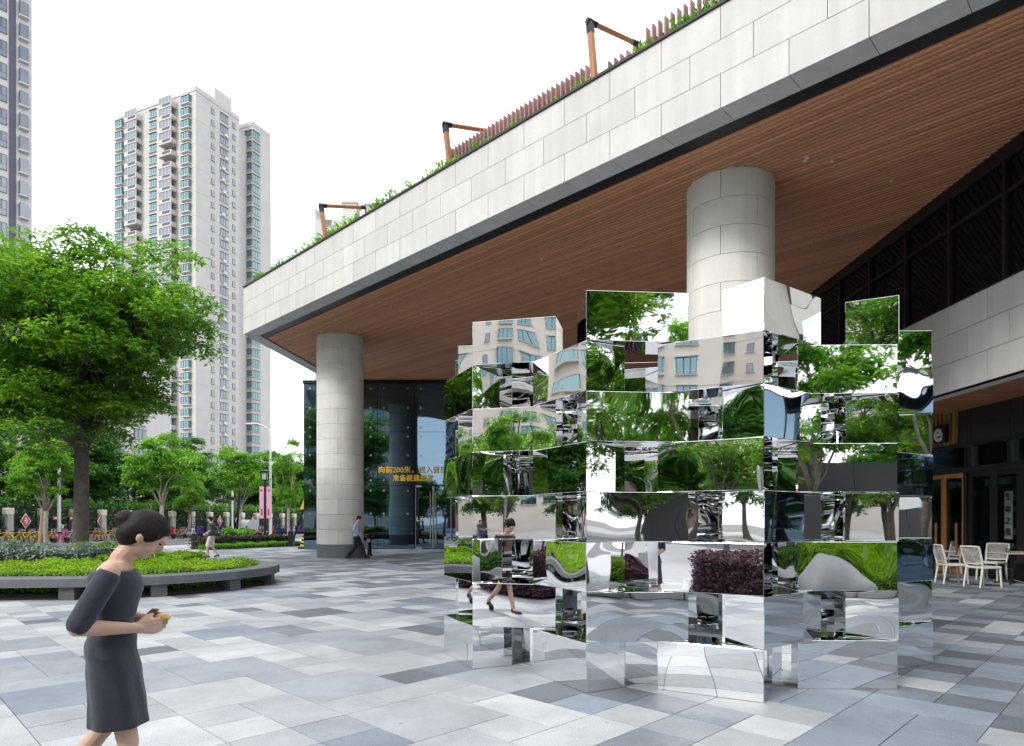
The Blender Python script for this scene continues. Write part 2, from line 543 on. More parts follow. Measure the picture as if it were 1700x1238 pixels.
M['black'] = mat('black_paint', (0.012, 0.012, 0.013), 0.4)
M['glass_lobby'] = glass_mat('lobby_glass', refl=(0.30, 0.46, 0.60), base=0.46, seeing=False, body=(0.004, 0.005, 0.006), wave=0.012)
M['glass_dark'] = glass_mat('upper_glass', refl=(0.40, 0.55, 0.75), base=0.06, seeing=False, body=(0.004, 0.005, 0.006))
M['glass_shop'] = glass_mat('shop_glass', tint=(0.76, 0.82, 0.78), base=0.06)
M['glass_far'] = glass_mat('far_window_glass', refl=(0.65, 0.85, 0.88), base=0.30, seeing=False, body=(0.05, 0.09, 0.10))
M['roof_grey'] = mat('roof_membrane', (0.25, 0.25, 0.25), 0.9)
# ================================================================ ground, road, plaza
DA = Vector((0.704, 0.710, 0)).normalized()       # paving axis running away to the right
DB = Vector((0.710, -0.704, 0)).normalized()      # paving axis (and canopy edge) running to the near right
RS = Vector((0.2096, 0.9778, 0))                  # street direction
RN = Vector((0.9778, -0.2096, 0))                 # across the street, towards the plaza
FENCE0 = Vector((-33.0, 43.0, 0))

M['asphalt'] = mat('asphalt', (0.13, 0.13, 0.135), 0.85, var=0.18, scale=0.7, bump=0.3, bscale=60)
M['earth'] = mat('outlying_ground', (0.16, 0.16, 0.15), 0.95, var=0.2, scale=0.2)
M['kerb'] = mat('kerb_stone', (0.38, 0.38, 0.38), 0.8)
M['line'] = mat('road_paint', (0.72, 0.72, 0.70), 0.6, var=0.15, scale=8)
M['grout'] = mat('grout', (0.42, 0.42, 0.44), 0.9, var=0.1, scale=6)
TILE_M = [
    speckle('granite_charcoal', (0.122, 0.139, 0.165), (0.063, 0.073, 0.090), (0.194, 0.219, 0.256)),
    speckle('granite_slate', (0.167, 0.193, 0.232), (0.099, 0.117, 0.142), (0.244, 0.278, 0.327)),
    speckle('granite_blue_grey', (0.221, 0.260, 0.318), (0.149, 0.178, 0.223), (0.298, 0.343, 0.412)),
    speckle('granite_mid', (0.289, 0.315, 0.356), (0.199, 0.219, 0.251), (0.380, 0.409, 0.449)),
    speckle('granite_pale', (0.357, 0.376, 0.402), (0.244, 0.260, 0.280), (0.461, 0.484, 0.511)),
    speckle('granite_white', (0.428, 0.450, 0.464), (0.289, 0.303, 0.318), (0.542, 0.568, 0.580)),
]

g = MB(); g.box((0, 300, -0.30), (3600, 3600, 0.2))
tag(g.build('ground', M['earth']), kind='structure')

def street_pt(s, n):
    """s metres along the street past the first fence pillar, n metres from the fence towards the plaza"""
    return FENCE0 + RS * s + RN * n

def quad_strip(a, b, c, d, z0, z1, name, m):
    q = MB(); q.prism([a, b, c, d], z0, z1)
    return tag(q.build(name, m), kind='structure')

quad_strip(street_pt(-120, 1.9), street_pt(190, 1.9), street_pt(190, 12.0), street_pt(-120, 12.0), -0.199, -0.13, 'road', M['asphalt'])
quad_strip(street_pt(-120, -40.0), street_pt(190, -40.0), street_pt(190, 1.9), street_pt(-120, 1.9), -0.199, -0.01, 'far_pavement', M['kerb'])
cross0, cross1 = -27.0, -17.0
quad_strip((-60, cross0), (90, cross0), (90, cross1), (-60, cross1), -0.199, -0.125, 'cross_road', M['asphalt'])
quad_strip((-70, -75), (110, -75), (110, cross0), (-70, cross0), -0.199, -0.006, 'cross_pavement', M['kerb'])
ln = MB()
for k in range(-12, 24):
    a = street_pt(k * 8.0, 6.9)
    ln.prism([a, a + RS * 3.6, a + RS * 3.6 + RN * 0.15, a + RN * 0.15], -0.129, -0.124)
o = ln.build('road_marking', M['line']); tag(o, kind='structure')

pl = MB()
pl.prism([street_pt(-62, 12.0), street_pt(190, 12.0), Vector((60, 230, 0)), Vector((90, -17, 0)), Vector((-40, -17, 0))], -0.199, -0.012)
plaza = tag(pl.build('plaza_pavement', M['grout']), kind='structure')
# kerb stones along the road edge
for k in range(40):
    a = street_pt(-12 + k * 1.5, 11.86)
    b = a + RS * 1.49
    kb = MB(); kb.prism([a, b, b + RN * 0.16, a + RN * 0.16], -0.19, 0.004)
    kb.build('kerb_stone', M['kerb'], plaza)

rng = random.Random(7)
G = 0.45
def tile_tone(c):
    """share of pale slabs falls from the planter side to the shops"""
    u = c.x / max(6.0, c.y + 2.0)                 # how far to the right
    t = 0.62 - 0.78 * u - 0.016 * max(0.0, c.y - 6)
    if c.y > 13: t -= 0.08
    return max(0.12, min(0.82, t))
filled = {}
tiles = []
for i in range(-40, 150):
    for j in range(-110, 95):
        if (i, j) in filled: continue
        c = DA * (i * G) + DB * (j * G)
        if not (-19.5 < c.x < 24 and -9 < c.y < 40): continue
        if c.x < -7 and c.y < 4: continue
        u = c.x / max(5.0, c.y + 2.0)
        big = u < 0.06 and c.y > 0
        w = rng.random()
        if big:
            si, sj = ((2, 2) if w < .16 else (1, 2) if w < .34 else (2, 1) if w < .44 else (1, 1))
        else:
            si, sj = ((1, 1) if w < .80 else (1, 2) if w < .92 else (2, 1) if w < .97 else (2, 2))
        cells = [(i + p, j + q) for p in range(si) for q in range(sj)]
        while any(k in filled for k in cells):
            if sj > 1: sj -= 1
            elif si > 1: si -= 1
            cells = [(i + p, j + q) for p in range(si) for q in range(sj)]
        for k in cells: filled[k] = 1
        ctr = DA * ((i + si / 2) * G) + DB * ((j + sj / 2) * G)
        t = tile_tone(ctr)
        w = rng.random()
        if w < t * 0.40: s = 5
        elif w < t * 0.78: s = 4
        elif w < t * 1.02: s = 3
        elif w < t * 1.02 + (1 - t) * 0.42: s = 2
        elif w < t * 1.02 + (1 - t) * 0.78: s = 1
        else: s = 0
        tiles.append((ctr, si, sj, s))
def tile_seen(c, si, sj):
    if c.y < 3.9: return 0
    if abs(c.x / c.y) > 0.80: return 0
    return si * sj / c.y ** 3
tiles.sort(key=lambda t: -tile_seen(*t[:3]))
tile_mesh = {}
TILE_RZ = math.atan2(DA.y, DA.x)
rest = MB()
GAP = 0.007
for n, (c, si, sj, s) in enumerate(tiles):
    L_, W_ = si * G - GAP, sj * G - GAP
    if n < 290:
        key = (si, sj, s)
        if key not in tile_mesh:
            q = MB(); q.rbox((0, 0, -0.010), (L_, W_, 0.020), 0.0015)
            tile_mesh[key] = q.mesh('paving_slab', TILE_M[s])
        link_mesh('paving_slab', tile_mesh[key], plaza, (c.x, c.y, rng.uniform(-0.0008, 0.0008)), (0, 0, TILE_RZ))
    else:
        z = rng.uniform(-0.0008, 0.0008)
        p = [c + DA * (a * L_ / 2) - DB * (b * W_ / 2) for a, b in ((-1, -1), (1, -1), (1, 1), (-1, 1))]
        vs = [(q.x, q.y, z) for q in p] + [(q.x, q.y, -0.011) for q in p]
        rest.add(vs, [(0, 1, 2, 3), (0, 4, 5, 1), (1, 5, 6, 2), (2, 6, 7, 3), (3, 7, 4, 0)], s)
o = rest.build('paving_slab', TILE_M, plaza); tag(o, kind='stuff')
# ================================================================ canopy building
ZS = 9.1                                     # underside of the canopy
K = atz(404, 555, ZS); K.z = 0.0           # outer bottom corner of the canopy
ZT = HCAM + (HOR - 478) / FPX * K.y          # top of the stone fascia
CH = (ZT - ZS) / 3.0                         # one course
T_END = 36.0
SD = Vector((0.118, 0.993, 0))               # the short end runs away from the camera
LOBY = 35.4                                  # lobby front wall
WX = 10.0                                    # glass wall along the right side
END = K + DB * T_END
bld = empty('canopy_building', (K.x, K.y, 0), 'stone-clad building with a deep wooden canopy soffit on two round columns', 'building')

# slab (dark core behind the cladding), leaving the soffit to the slats
IN = DA                                      # inward normal of the front edge
q = MB()
core = [K + IN * 0.16 + SD * 0.1, END + IN * 0.16, Vector((24, END.y + 0.2, 0)), Vector((24, 50, 0)), K + SD * 24 + Vector((0.16, 0, 0))]
q.prism(core, ZS + 0.30, ZT - 0.06)
q.build('roof_slab', M['cavity'], bld)
q = MB()
q.prism([p + Vector((0, 0, 0)) for p in core], ZT - 0.058, ZT - 0.02)
q.build('roof_deck', M['roof_grey'], bld)

def clad_panel(a, b, z0, z1, nrm, thick, name, m, parent, gap=0.012, lip=0.0):
    """one slab of cladding standing on the line a-b; nrm points outward"""
    d = (b - a).normalized()
    a2, b2 = a + d * gap / 2, b - d * gap / 2
    q = MB()
    q.prism([a2, b2, b2 - nrm * thick, a2 - nrm * thick], z0 + gap / 2, z1 - gap / 2)
    return q.build(name, m, parent)

PW = 1.25
for course in range(3):
    z0 = ZS + course * CH
    off = 0.80 if course != 1 else 0.80 + PW / 2
    ts = [0.0] + [off + k * PW for k in range(60) if 0.05 < off + k * PW < T_END - 0.2] + [T_END]
    if course == 1: ts = [0.0, 0.80 - PW / 2 + 0.2] + ts[1:] if 0.80 - PW / 2 > 0.1 else ts
    for a, b in zip(ts[:-1], ts[1:]):
        clad_panel(K + DB * a, K + DB * b, z0, z0 + CH, -IN, 0.05, 'fascia_panel', M['stone'], bld)
    # short end
    sN = Vector((-SD.y, SD.x, 0))
    for k in range(7):
        clad_panel(K + SD * (k * PW + (0.06 if k == 0 else 0)), K + SD * (k + 1) * PW, z0, z0 + CH, sN, 0.05, 'fascia_panel', M['stone'], bld)
    # far right return, out of the picture
    a = END; 
    for k in range(6):
        clad_panel(a + Vector((k * 1.5 + (.06 if k == 0 else 0), 0, 0)), a + Vector((k * 1.5 + 1.5, 0, 0)), z0, z0 + CH, Vector((0, -1, 0)), 0.05, 'fascia_panel', M['stone'], bld)
# joint backing just behind the cladding
q = MB()
q.prism([K + IN * 0.052 + DB * 0.05, END + IN * 0.052, END + IN * 0.15, K + IN * 0.15 + DB * 0.15], ZS + 0.02, ZT - 0.01)
sI = Vector((SD.y, -SD.x, 0))
q.prism([K + sI * 0.052 + SD * 0.2, K + sI * 0.052 + SD * 8.7, K + sI * 0.15 + SD * 8.7, K + sI * 0.15 + SD * 0.4], ZS + 0.02, ZT - 0.01)
q.build('cladding_rail', M['joint'], bld)
# coping strip on top
q = MB()
q.prism([K - IN * 0.03 - SD * 0.02, END - IN * 0.03, END + IN * 0.35, K + IN * 0.35 + DB * 0.3], ZT, ZT + 0.05)
q.prism([K - sI * 0.03 - DB * 0.0 + SD * 0.3, K - sI * 0.03 + SD * 8.7, K + sI * 0.3 + SD * 8.7, K + sI * 0.3 + SD * 0.5], ZT, ZT + 0.05)
q.build('coping', M['trim'], bld)
# stone underside ledge, slab by slab
LW = 0.55
off = 0.80
ts = [0.9] + [off + k * PW for k in range(1, 60) if off + k * PW < T_END - 0.2] + [T_END]
for a, b in zip(ts[:-1], ts[1:]):
    p0, p1 = K + DB * (a + 0.006) + IN * 0.055, K + DB * (b - 0.006) + IN * 0.055
    q = MB(); q.prism([p0, p1, p1 + IN * (LW - .055), p0 + IN * (LW - .055)], ZS + 0.008, ZS + 0.05)
    q.build('ledge_slab', M['stone'], bld)
# corner slab and end ledge
inner = K + IN * LW + SD * 0.0
c_in = K + DB * 0.0
# intersection of the two inner ledge lines
def line_x(p, d, q_, e):
    den = d.x * e.y - d.y * e.x
    t = ((q_.x - p.x) * e.y - (q_.y - p.y) * e.x) / den
    return p + d * t
KI = line_x(K + IN * LW, DB, K + sI * LW, SD)
q = MB(); q.prism([K + IN * .055 + DB * 0.06, K + IN * .055 + DB * 0.894, K + IN * LW + DB * 0.894, KI], ZS + 0.008, ZS + 0.05)
q.build('ledge_slab', M['stone'], bld)
for k in range(7):
    a, b = k * PW + 0.006, (k + 1) * PW - 0.006
    pts = [K + sI * .055 + SD * max(a, .1), K + sI * .055 + SD * b, K + sI * LW + SD * b, K + sI * LW + SD * a]
    if k == 0: pts[3] = KI + SD * 0.01
    q = MB(); q.prism(pts, ZS + 0.008, ZS + 0.05); q.build('ledge_slab', M['stone'], bld)
# recessed black shadow channel inside the ledge
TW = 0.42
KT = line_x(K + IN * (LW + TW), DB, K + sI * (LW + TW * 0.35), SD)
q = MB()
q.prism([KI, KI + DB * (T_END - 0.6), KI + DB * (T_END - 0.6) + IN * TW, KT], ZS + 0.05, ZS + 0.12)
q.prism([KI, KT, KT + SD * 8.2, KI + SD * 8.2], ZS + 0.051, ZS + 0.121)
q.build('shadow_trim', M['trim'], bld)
# soffit cavity behind the slats
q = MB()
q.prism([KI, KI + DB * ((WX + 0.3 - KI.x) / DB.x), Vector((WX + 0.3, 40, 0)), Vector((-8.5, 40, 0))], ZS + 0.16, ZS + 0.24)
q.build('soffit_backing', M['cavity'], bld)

# wooden soffit slats, one object each, clipped by the end, the lobby and the glass wall
PITCH, SWID, SHGT = 0.135, 0.098, 0.075
slat_n = 0
s0 = LW + TW + 0.05
for k in range(175):
    s = s0 + k * PITCH
    p = K + IN * s
    # the slat runs along DB; find t range
    tmin = (line_x(p, DB, KT, SD) - p).dot(DB) if True else 0
    t_lob = (p.y - LOBY) / 0.704
    tmin = max(tmin + 0.03, t_lob)
    tmax = min(T_END - 0.8, (WX - 0.02 - p.x) / DB.x)
    if tmax - tmin < 0.2: continue
    a, b = p + DB * tmin, p + DB * tmax
    q = MB()
    c = (a + b) / 2
    h = SWID / 2
    # rounded lower edges
    prof = [(-h, 0.02), (-h + 0.02, 0.0), (h - 0.02, 0.0), (h, 0.02), (h, SHGT), (-h, SHGT)]
    vs = [a + IN * u + Vector((0, 0, ZS + w)) for u, w in prof] + [b + IN * u + Vector((0, 0, ZS + w)) for u, w in prof]
    n = len(prof)
    q.add(vs, [(i, (i + 1) % n, n + (i + 1) % n, n + i) for i in range(n)] + [tuple(range(n - 1, -1, -1)), tuple(range(n, 2 * n))])
    q.build('soffit_slat', M['soffit'], bld)
    slat_n += 1

# small downlights between the slats
for px, py in ((1336, 267), (1340, 262), (1381, 268), (1210, 330), (1480, 300), (900, 430), (700, 520)):
    p = atz(px, py, ZS)
    q = MB(); q.lathe([(.035, -.012), (.04, .0), (.04, .02)], (p.x, p.y, ZS), 10); q.build('downlight', M['white'], bld)

# round columns with curved cladding slabs
def column(cx, cy, rad, phase):
    org = Vector((cx, cy, 0))
    q = MB(); q.lathe([(rad - 0.05, 0.0), (rad - 0.05, ZS + 0.14)], (cx, cy, 0), 40)
    col = q.build('column', M['joint'], bld)
    zc = 0.56; n = 0
    rows = [(0.0, 0.55)]
    while zc < ZS + 0.1:
        rows.append((zc, min(zc + 0.60, ZS + 0.11))); zc += 0.61; n += 1
    for r_i, (z0, z1) in enumerate(rows):
        ph = phase + (R(47) if r_i % 2 else 0)
        for k in range(4):
            a0, a1 = ph + R(90) * k + R(0.3), ph + R(90) * (k + 1) - R(0.3)
            m = 12
            vs, fs = [], []
            for i in range(m + 1):
                a = a0 + (a1 - a0) * i / m
                ca, sa = math.cos(a), math.sin(a)
                for rr, zz in ((rad - .04, z0), (rad, z0), (rad, z1), (rad - .04, z1)):
                    vs.append((cx + rr * ca, cy + rr * sa, zz))
            for i in range(m):
                for e in range(4):
                    fs.append((i * 4 + e, (i + 1) * 4 + e, (i + 1) * 4 + (e + 1) % 4, i * 4 + (e + 1) % 4))
            fs += [(0, 1, 2, 3), (m * 4 + 3, m * 4 + 2, m * 4 + 1, m * 4)]
            p = MB().add(vs, [f[::-1] for f in fs])
            p.build('column_slab', M['stone_base'] if r_i == 0 else M['stone_col'], col, org=tuple(bld.location))
    return col
column(-7.15, 27.35, 0.95, R(-128))
column(4.98, 15.0, 0.955, R(-120))

# ---------------------------------------------------------------- upper glass wall and stone band on the right
Y0, Y1 = 6.3, LOBY + 2
ZB0, ZB1 = 4.42, 6.34
q = MB()
q.box((WX + 0.20, (Y0 + Y1) / 2, (ZS + 0.1 + ZB1) / 2), (0.2, Y1 - Y0, ZS + 0.1 - ZB1 - .03))
q.build('window_backing', M['black'], bld)
ymul = [13.28 + 1.67 * k for k in range(-4, 15)]
for a, b in zip(ymul[:-1], ymul[1:]):
    for z0, z1 in ((ZB1 + 0.08, 8.10), (8.18, 8.80)):
        q = MB(); q.box((WX + 0.03, (a + b) / 2, (z0 + z1) / 2), (0.02, b - a - 0.07, z1 - z0 - .01))
        pane = q.build('window_pane', M['glass_dark'], bld)
for y in ymul:
    q = MB(); q.box((WX, y, (8.84 + ZB1 + .06) / 2), (0.12, 0.075, 8.84 - ZB1 - .06)); q.build('mullion', M['frame_dark'], bld)
for z, h in ((8.14, 0.075), (8.95, 0.30), (ZB1 + 0.045, 0.07)):
    q = MB(); q.box((WX + 0.013, (Y0 + Y1) / 2, z), (0.11, Y1 - Y0, h)); q.build('transom', M['frame_dark'], bld)
BX = WX - 0.14
hb = (ZB1 - ZB0) / 3
for course in range(3):
    z0 = ZB0 + hb * course
    y = Y0 + (0.0 if course != 1 else -0.6)
    y += 0.12
    while y < LOBY:
        a, b = max(y, Y0), y + 1.2
        clad_panel(Vector((BX, b, 0)), Vector((BX, a, 0)), z0, z0 + hb, Vector((-1, 0, 0)), 0.05, 'band_panel', M['stone'], bld)
        y += 1.2
q = MB(); q.box((BX + 0.15, (Y0 + Y1) / 2, (ZB0 + ZB1) / 2), (0.19, Y1 - Y0, ZB1 - ZB0 - 0.03)); q.build('band_core', M['joint'], bld)
y = Y0
while y < LOBY:
    q = MB(); q.box((BX + 0.30, y + 0.6, ZB0 + 0.035), (0.48, 1.19, 0.04)); q.build('ledge_slab', M['stone'], bld); y += 1.2
SFX = 12.6
for k in range(5):  # unseen end wall, added so the mirrors reflect less blank sky
    q = MB(); q.box((SFX + 0.2, 2.6 + k * 1.42, 2.2), (0.02, 1.36, 4.3)); q.build('end_pane', M['glass_lobby'], bld)
    q = MB(); q.box((SFX + 0.2, 1.9 + k * 1.42, 2.2), (0.12, 0.06, 4.38)); q.build('end_mullion', M['frame_dark'], bld)
q = MB(); q.box((SFX + 0.45, 5.35, 2.2), (0.3, 7.1, 4.4)); q.build('end_wall', M['trim'], bld)
q = MB(); q.box((SFX + 0.33, 5.35, 6.9), (0.3, 7.1, 4.6)); q.build('end_wall', M['stone'], bld)
for k in range(110):
    y = 8.0 + k * 0.15
    q = MB(); q.box((BX + 0.56 + (SFX - BX - .56) / 2, y, ZB0 + 0.20), (SFX - BX - 0.57, 0.105, 0.06)); q.build('porch_slat', M['soffit'], bld)
q = MB(); q.box((BX + 0.56 + (SFX - BX - .56) / 2, 21.2, ZB0 + 0.31), (SFX - BX - 0.3, 29.5, 0.08)); q.build('porch_backing', M['cavity'], bld)
# ================================================================ mirror sculpture
MODU = 0.44
scx, scy = 1.87, 7.55
sculp = empty('mirror_sculpture', (scx, scy, 0), 'ring of stacked mirror-polished steel boxes reflecting the plaza', 'sculpture')
def rect_from(P, Q, depth):
    """plan rectangle: near edge P-Q (left to right as seen from the plaza), depth away from the camera"""
    P, Q = Vector((*P, 0)), Vector((*Q, 0))
    d = (Q - P).normalized()
    n = Vector((-d.y, d.x, 0))
    return [P, Q, Q + n * depth, P + n * depth]
def rect_corner(C, ang, left, right):
    """near corner C; right edge leaves at ang (deg, from +X), left edge square to it"""
    C = Vector((*C, 0)); u = Vector((math.cos(R(ang)), math.sin(R(ang)), 0)); n = Vector((-u.y, u.x, 0))
    return [C, C + u * right, C + u * right + n * left, C + n * left]
odd = [
    rect_corner((-0.40, 6.65), 24, 0.92, 0.44),
    rect_corner((0.645, 5.72), 29.5, 0.89, 0.43),
    rect_from((1.30, 5.86), (2.075, 5.41), 0.44),
    rect_from((2.555, 5.87), (3.435, 5.85), 0.47),
    rect_from((3.70, 6.51), (4.44, 6.92), 0.44),
]
even = [
    rect_from((-0.62, 7.55), (0.22, 7.42), 0.44),
    rect_from((-0.40, 6.65), (0.43, 6.45), 0.47),
    rect_from((0.648, 5.725), (1.56, 5.80), 0.44),
    rect_corner((2.08, 5.415), 36, 0.41, 0.88),
    rect_corner((3.45, 5.85), 63, 0.43, 0.88),
    rect_from((3.72, 6.95), (4.44, 6.94), 0.44),
]
# set-back boxes closing the gaps, seen between the front ones
odd_in = [rect_from((-0.08, 7.30), (0.55, 6.98), 0.3), rect_from((0.86, 6.56), (1.62, 6.47), 0.3), rect_from((2.08, 6.42), (2.78, 6.52), 0.3), rect_from((3.33, 6.58), (3.86, 6.86), 0.3)]
low_in = [rect_from((0.02, 7.00), (0.33, 6.66), 0.3), rect_from((0.98, 6.10), (1.38, 6.02), 0.3), rect_from((2.22, 5.98), (2.62, 6.02), 0.3), rect_from((3.38, 6.2), (3.80, 6.62), 0.3)]
even_in = [rect_from((0.36, 6.98), (0.98, 6.52), 0.3), rect_from((1.38, 6.50), (2.02, 6.42), 0.3), rect_from((2.55, 6.80), (3.30, 6.72), 0.3)]
for row in range(8):
    z0 = row * MODU + (0.002 if row == 0 else 0.0)
    z1 = (row + 1) * MODU - 0.004
    for poly in ((odd + (odd_in if row else low_in) if row % 2 == 0 else even + (even_in if row < 7 else []))):
        back = [Vector((2 * scx - p.x, 2 * scy + 0.5 - p.y, 0)) for p in poly]
        for pl_ in (poly, back):
            c = sum(pl_, Vector()) / 4
            bm = bmesh.new()
            vs = [bm.verts.new((p.x - c.x, p.y - c.y, z)) for z in (z0, z1) for p in pl_]
            for f in ((3, 2, 1, 0), (4, 5, 6, 7), (0, 1, 5, 4), (1, 2, 6, 5), (2, 3, 7, 6), (3, 0, 4, 7)):
                bm.faces.new([vs[i] for i in f])
            bmesh.ops.bevel(bm, geom=bm.edges[:], offset=0.0035, segments=2, affect='EDGES', profile=0.5)
            me = bpy.data.meshes.new('mirror_box'); bm.to_mesh(me); bm.free()
            me.materials.append(M['mirror'])
            link_mesh('mirror_box', me, sculp, (c.x - scx, c.y - scy, 0))
# ================================================================ glass lobby at the back
LX0, LX1 = (504 - 850) / FPX * LOBY, WX
lob = empty('glass_lobby', (0, LOBY, 0), 'dark reflective glass lobby with point-fixed panes behind the round columns', 'lobby')
q = MB(); q.box(((LX0 + LX1) / 2, LOBY + 0.35, ZS / 2), (LX1 - LX0, 0.3, ZS)); q.build('inner_wall', M['black'], lob)
side_a, side_b = Vector((LX0, LOBY + 6.0, 0)), Vector((LX0, LOBY + 0.6, 0))
sd = (side_b - side_a).normalized(); sn = Vector((sd.y, -sd.x, 0))
q = MB(); q.prism([side_a + sd * .05 - sn * 0.10, side_b - sn * 0.10 + sd * .1, side_b - sn * 0.3 + sd * .2, side_a + sd * .05 - sn * 0.3], 0, ZS + 0.1); q.build('inner_wall', M['black'], lob)
zrows = [(0.03, 3.42), (3.44, 6.30), (6.32, 8.88)]
def lob_x(px): return (px - 850) / FPX * LOBY
xj = [LX0, -9.6, lob_x(605) - 0.6, lob_x(626.5), lob_x(688), lob_x(751), 0.1, 2.3, 4.5, 6.7, 8.6, LX1]
for a, b in zip(xj[:-1], xj[1:]):
    for r_i, (z0, z1) in enumerate(zrows):
        if r_i == 0 and abs(a - xj[4]) < 0.01: continue            # the door opening
        q = MB(); q.box(((a + b) / 2, LOBY, (z0 + z1) / 2), (b - a - 0.02, 0.02, z1 - z0)); q.build('glass_pane', M['glass_lobby'], lob)
for z0, z1 in zrows:
    q = MB(); q.prism([side_a, side_b, side_b - sn * 0.02, side_a - sn * 0.02], z0, z1); q.build('glass_pane', M['glass_lobby'], lob)
# round point fixings near every pane corner
fix = MB()
fix.tube([(0, -0.035, 0), (0, 0.01, 0)], 0.06, 10)
fixm = fix.mesh('point_fixing', M['steel'])
for x in xj[1:-1]:
    for z in (0.9 + 1.0, 3.15, 3.70, 5.05, 6.05, 6.55, 7.6, 8.65):
        for s in (-0.35, 0.35):
            if z < 3.3 and xj[4] < x + s < xj[5]: continue
            link_mesh('point_fixing', fixm, lob, (x + s, -0.012, z))
for f in (0.45,):
    for z in (1.9, 3.15, 3.70, 5.05, 6.05, 6.55, 7.6, 8.65):
        link_mesh('point_fixing', fixm, lob, (LX0 + 0.35, -0.012, z))
q = MB(); q.box(((LX0 + LX1) / 2, LOBY - 0.02, 8.985), (LX1 - LX0, 0.30, 0.17)); q.build('head_beam', M['metal_dark'], lob)
# double door
dx0, dx1 = xj[4] + 0.05, xj[5] - 0.05
mid = dx0 + (dx1 - dx0) * 0.50
for a, b, hs in ((dx0, mid - 0.01, 1), (mid + 0.01, dx1, -1)):
    q = MB(); q.box(((a + b) / 2, LOBY, 1.72), (b - a, 0.016, 3.36)); d = q.build('door', M['glass_lobby'], lob)
    q = MB()
    for x in (a + 0.02, b - 0.02): q.box((x, LOBY - 0.012, 1.72), (0.03, 0.03, 3.36))
    q.build('door_frame', M['steel'], d, org=tuple(lob.location))
    hx = b - 0.14 if hs == 1 else a + 0.14
    q = MB(); q.tube([(hx, LOBY - 0.10, 0.25), (hx, LOBY - 0.10, 3.1)], 0.022, 8)
    for z in (0.45, 2.9): q.tube([(hx, LOBY - 0.10, z), (hx, LOBY - 0.005, z)], 0.012, 6)
    q.build('door_handle', M['steel'], d, org=tuple(lob.location))
    for z in (0.05, 3.38):
        q = MB(); q.box((a + 0.18 if hs == 1 else b - 0.18, LOBY - 0.014, z), (0.34, 0.03, 0.09)); q.build('door_patch', M['steel'], d, org=tuple(lob.location))
q = MB(); q.box(((dx0 + dx1) / 2, LOBY + 0.15, 1.7), (dx1 - dx0, .04, 3.4)); q.build('door_backing', M['black'], lob)

M['gold'] = mat('gold_vinyl', (0.98, 0.66, 0.07), 0.5, var=0.03)
def text_mesh(txt, size, name, m, extrude=0.004, bold=0.0, align='LEFT'):
    c = bpy.data.curves.new(name, 'FONT')
    c.body = txt; c.size = size; c.extrude = extrude; c.align_x = align
    if bold: c.bevel_depth = bold; c.bevel_resolution = 0
    c.resolution_u = 3
    o = bpy.data.objects.new(name + '_tmp', c); COL.objects.link(o)
    dg = bpy.context.evaluated_depsgraph_get()
    me = bpy.data.meshes.new_from_object(o.evaluated_get(dg))
    me.name = name
    bpy.data.objects.remove(o, do_unlink=True); bpy.data.curves.remove(c)
    me.materials.clear(); me.materials.append(m)
    return me
def text_on(txt, width, name, m, parent, loc, rot, bold=0.0, size=None):
    me = text_mesh(txt, size or 1.0, name, m, bold=bold)
    xs = [v.co.x for v in me.vertices]
    if size is None and xs:
        k = width / (max(xs) - min(xs))
        for v in me.vertices: v.co.x *= k; v.co.y *= k
    return link_mesh(name, me, parent, loc, rot)
# wording on the glass, three panes above the door
line1 = '向前200米，进入音乐世界'
p = atd(628, 784, LOBY - 0.03)
text_on(line1, (757 - 628) / FPX * LOBY * 1.07, 'lettering', M['gold'], lob, (p.x, -0.03, p.z), (R(90), 0, 0), bold=0.03)
p = atd(652, 797.5, LOBY - 0.03)
text_on('准备能量爆发', (720 - 652) / FPX * LOBY, 'lettering', M['gold'], lob, (p.x, -0.03, p.z), (R(90), 0, 0), bold=0.03)
p = atd(691, 865, LOBY - 0.03)
text_on('Life', (706 - 691) / FPX * LOBY, 'lettering', M['white'], lob, (p.x, -0.03, p.z), (R(90), 0, 0), bold=0.0)

# ================================================================ shopfront on the right
shop = empty('restaurant_shopfront', (SFX, 15.5, 0), 'dark-framed restaurant shopfront with an orange timber door under the stone band', 'shopfront')
M['shop_panel'] = mat('charcoal_panel', (0.030, 0.028, 0.030), 0.45, var=0.15, scale=1.0)
M['orange_wood'] = wood_mat('orange_timber', (0.36, 0.14, 0.04), (0.52, 0.23, 0.075), 0.45, (18, 18, 1.5))
M['fin_wood'] = wood_mat('fin_timber', (0.30, 0.17, 0.06), (0.42, 0.26, 0.10), 0.5, (18, 18, 1.5))
M['warm'] = emit('warm_lamp', (1.0, 0.80, 0.50), 9.0)
M['shop_wall'] = mat('shop_interior_wall', (0.20, 0.22, 0.17), 0.7, var=0.25, scale=1.5)
def sy(px): return SFX * FPX / (px - 850.0)
# upper panels
ys = [9.0, 11.2, 13.0, sy(1676), sy(1610), 18.2, 20.0, 22.0, 26.0, 30.0, LOBY - 0.2]
for a, b in zip(ys[:-1], ys[1:]):
    q = MB(); q.box((SFX + 0.06, (a + b) / 2, 4.02), (0.08, b - a - 0.02, 1.06)); q.build('wall_panel', M['shop_panel'], shop)
    q = MB(); q.box((SFX + 0.03, (a + b) / 2, 3.125), (0.015, b - a - 0.12, 0.52)); q.build('transom_pane', M['glass_shop'], shop)
for z, h in ((3.44, 0.11), (2.80, 0.13)):
    q = MB(); q.box((SFX + 0.02, 22.2, z), (0.14, 26.4, h)); q.build('cross_rail', M['frame_dark'], shop)
for y in ys:
    q = MB(); q.box((SFX + 0.025, y, 3.12), (0.12, 0.09, 0.53)); q.build('transom_post', M['frame_dark'], shop)
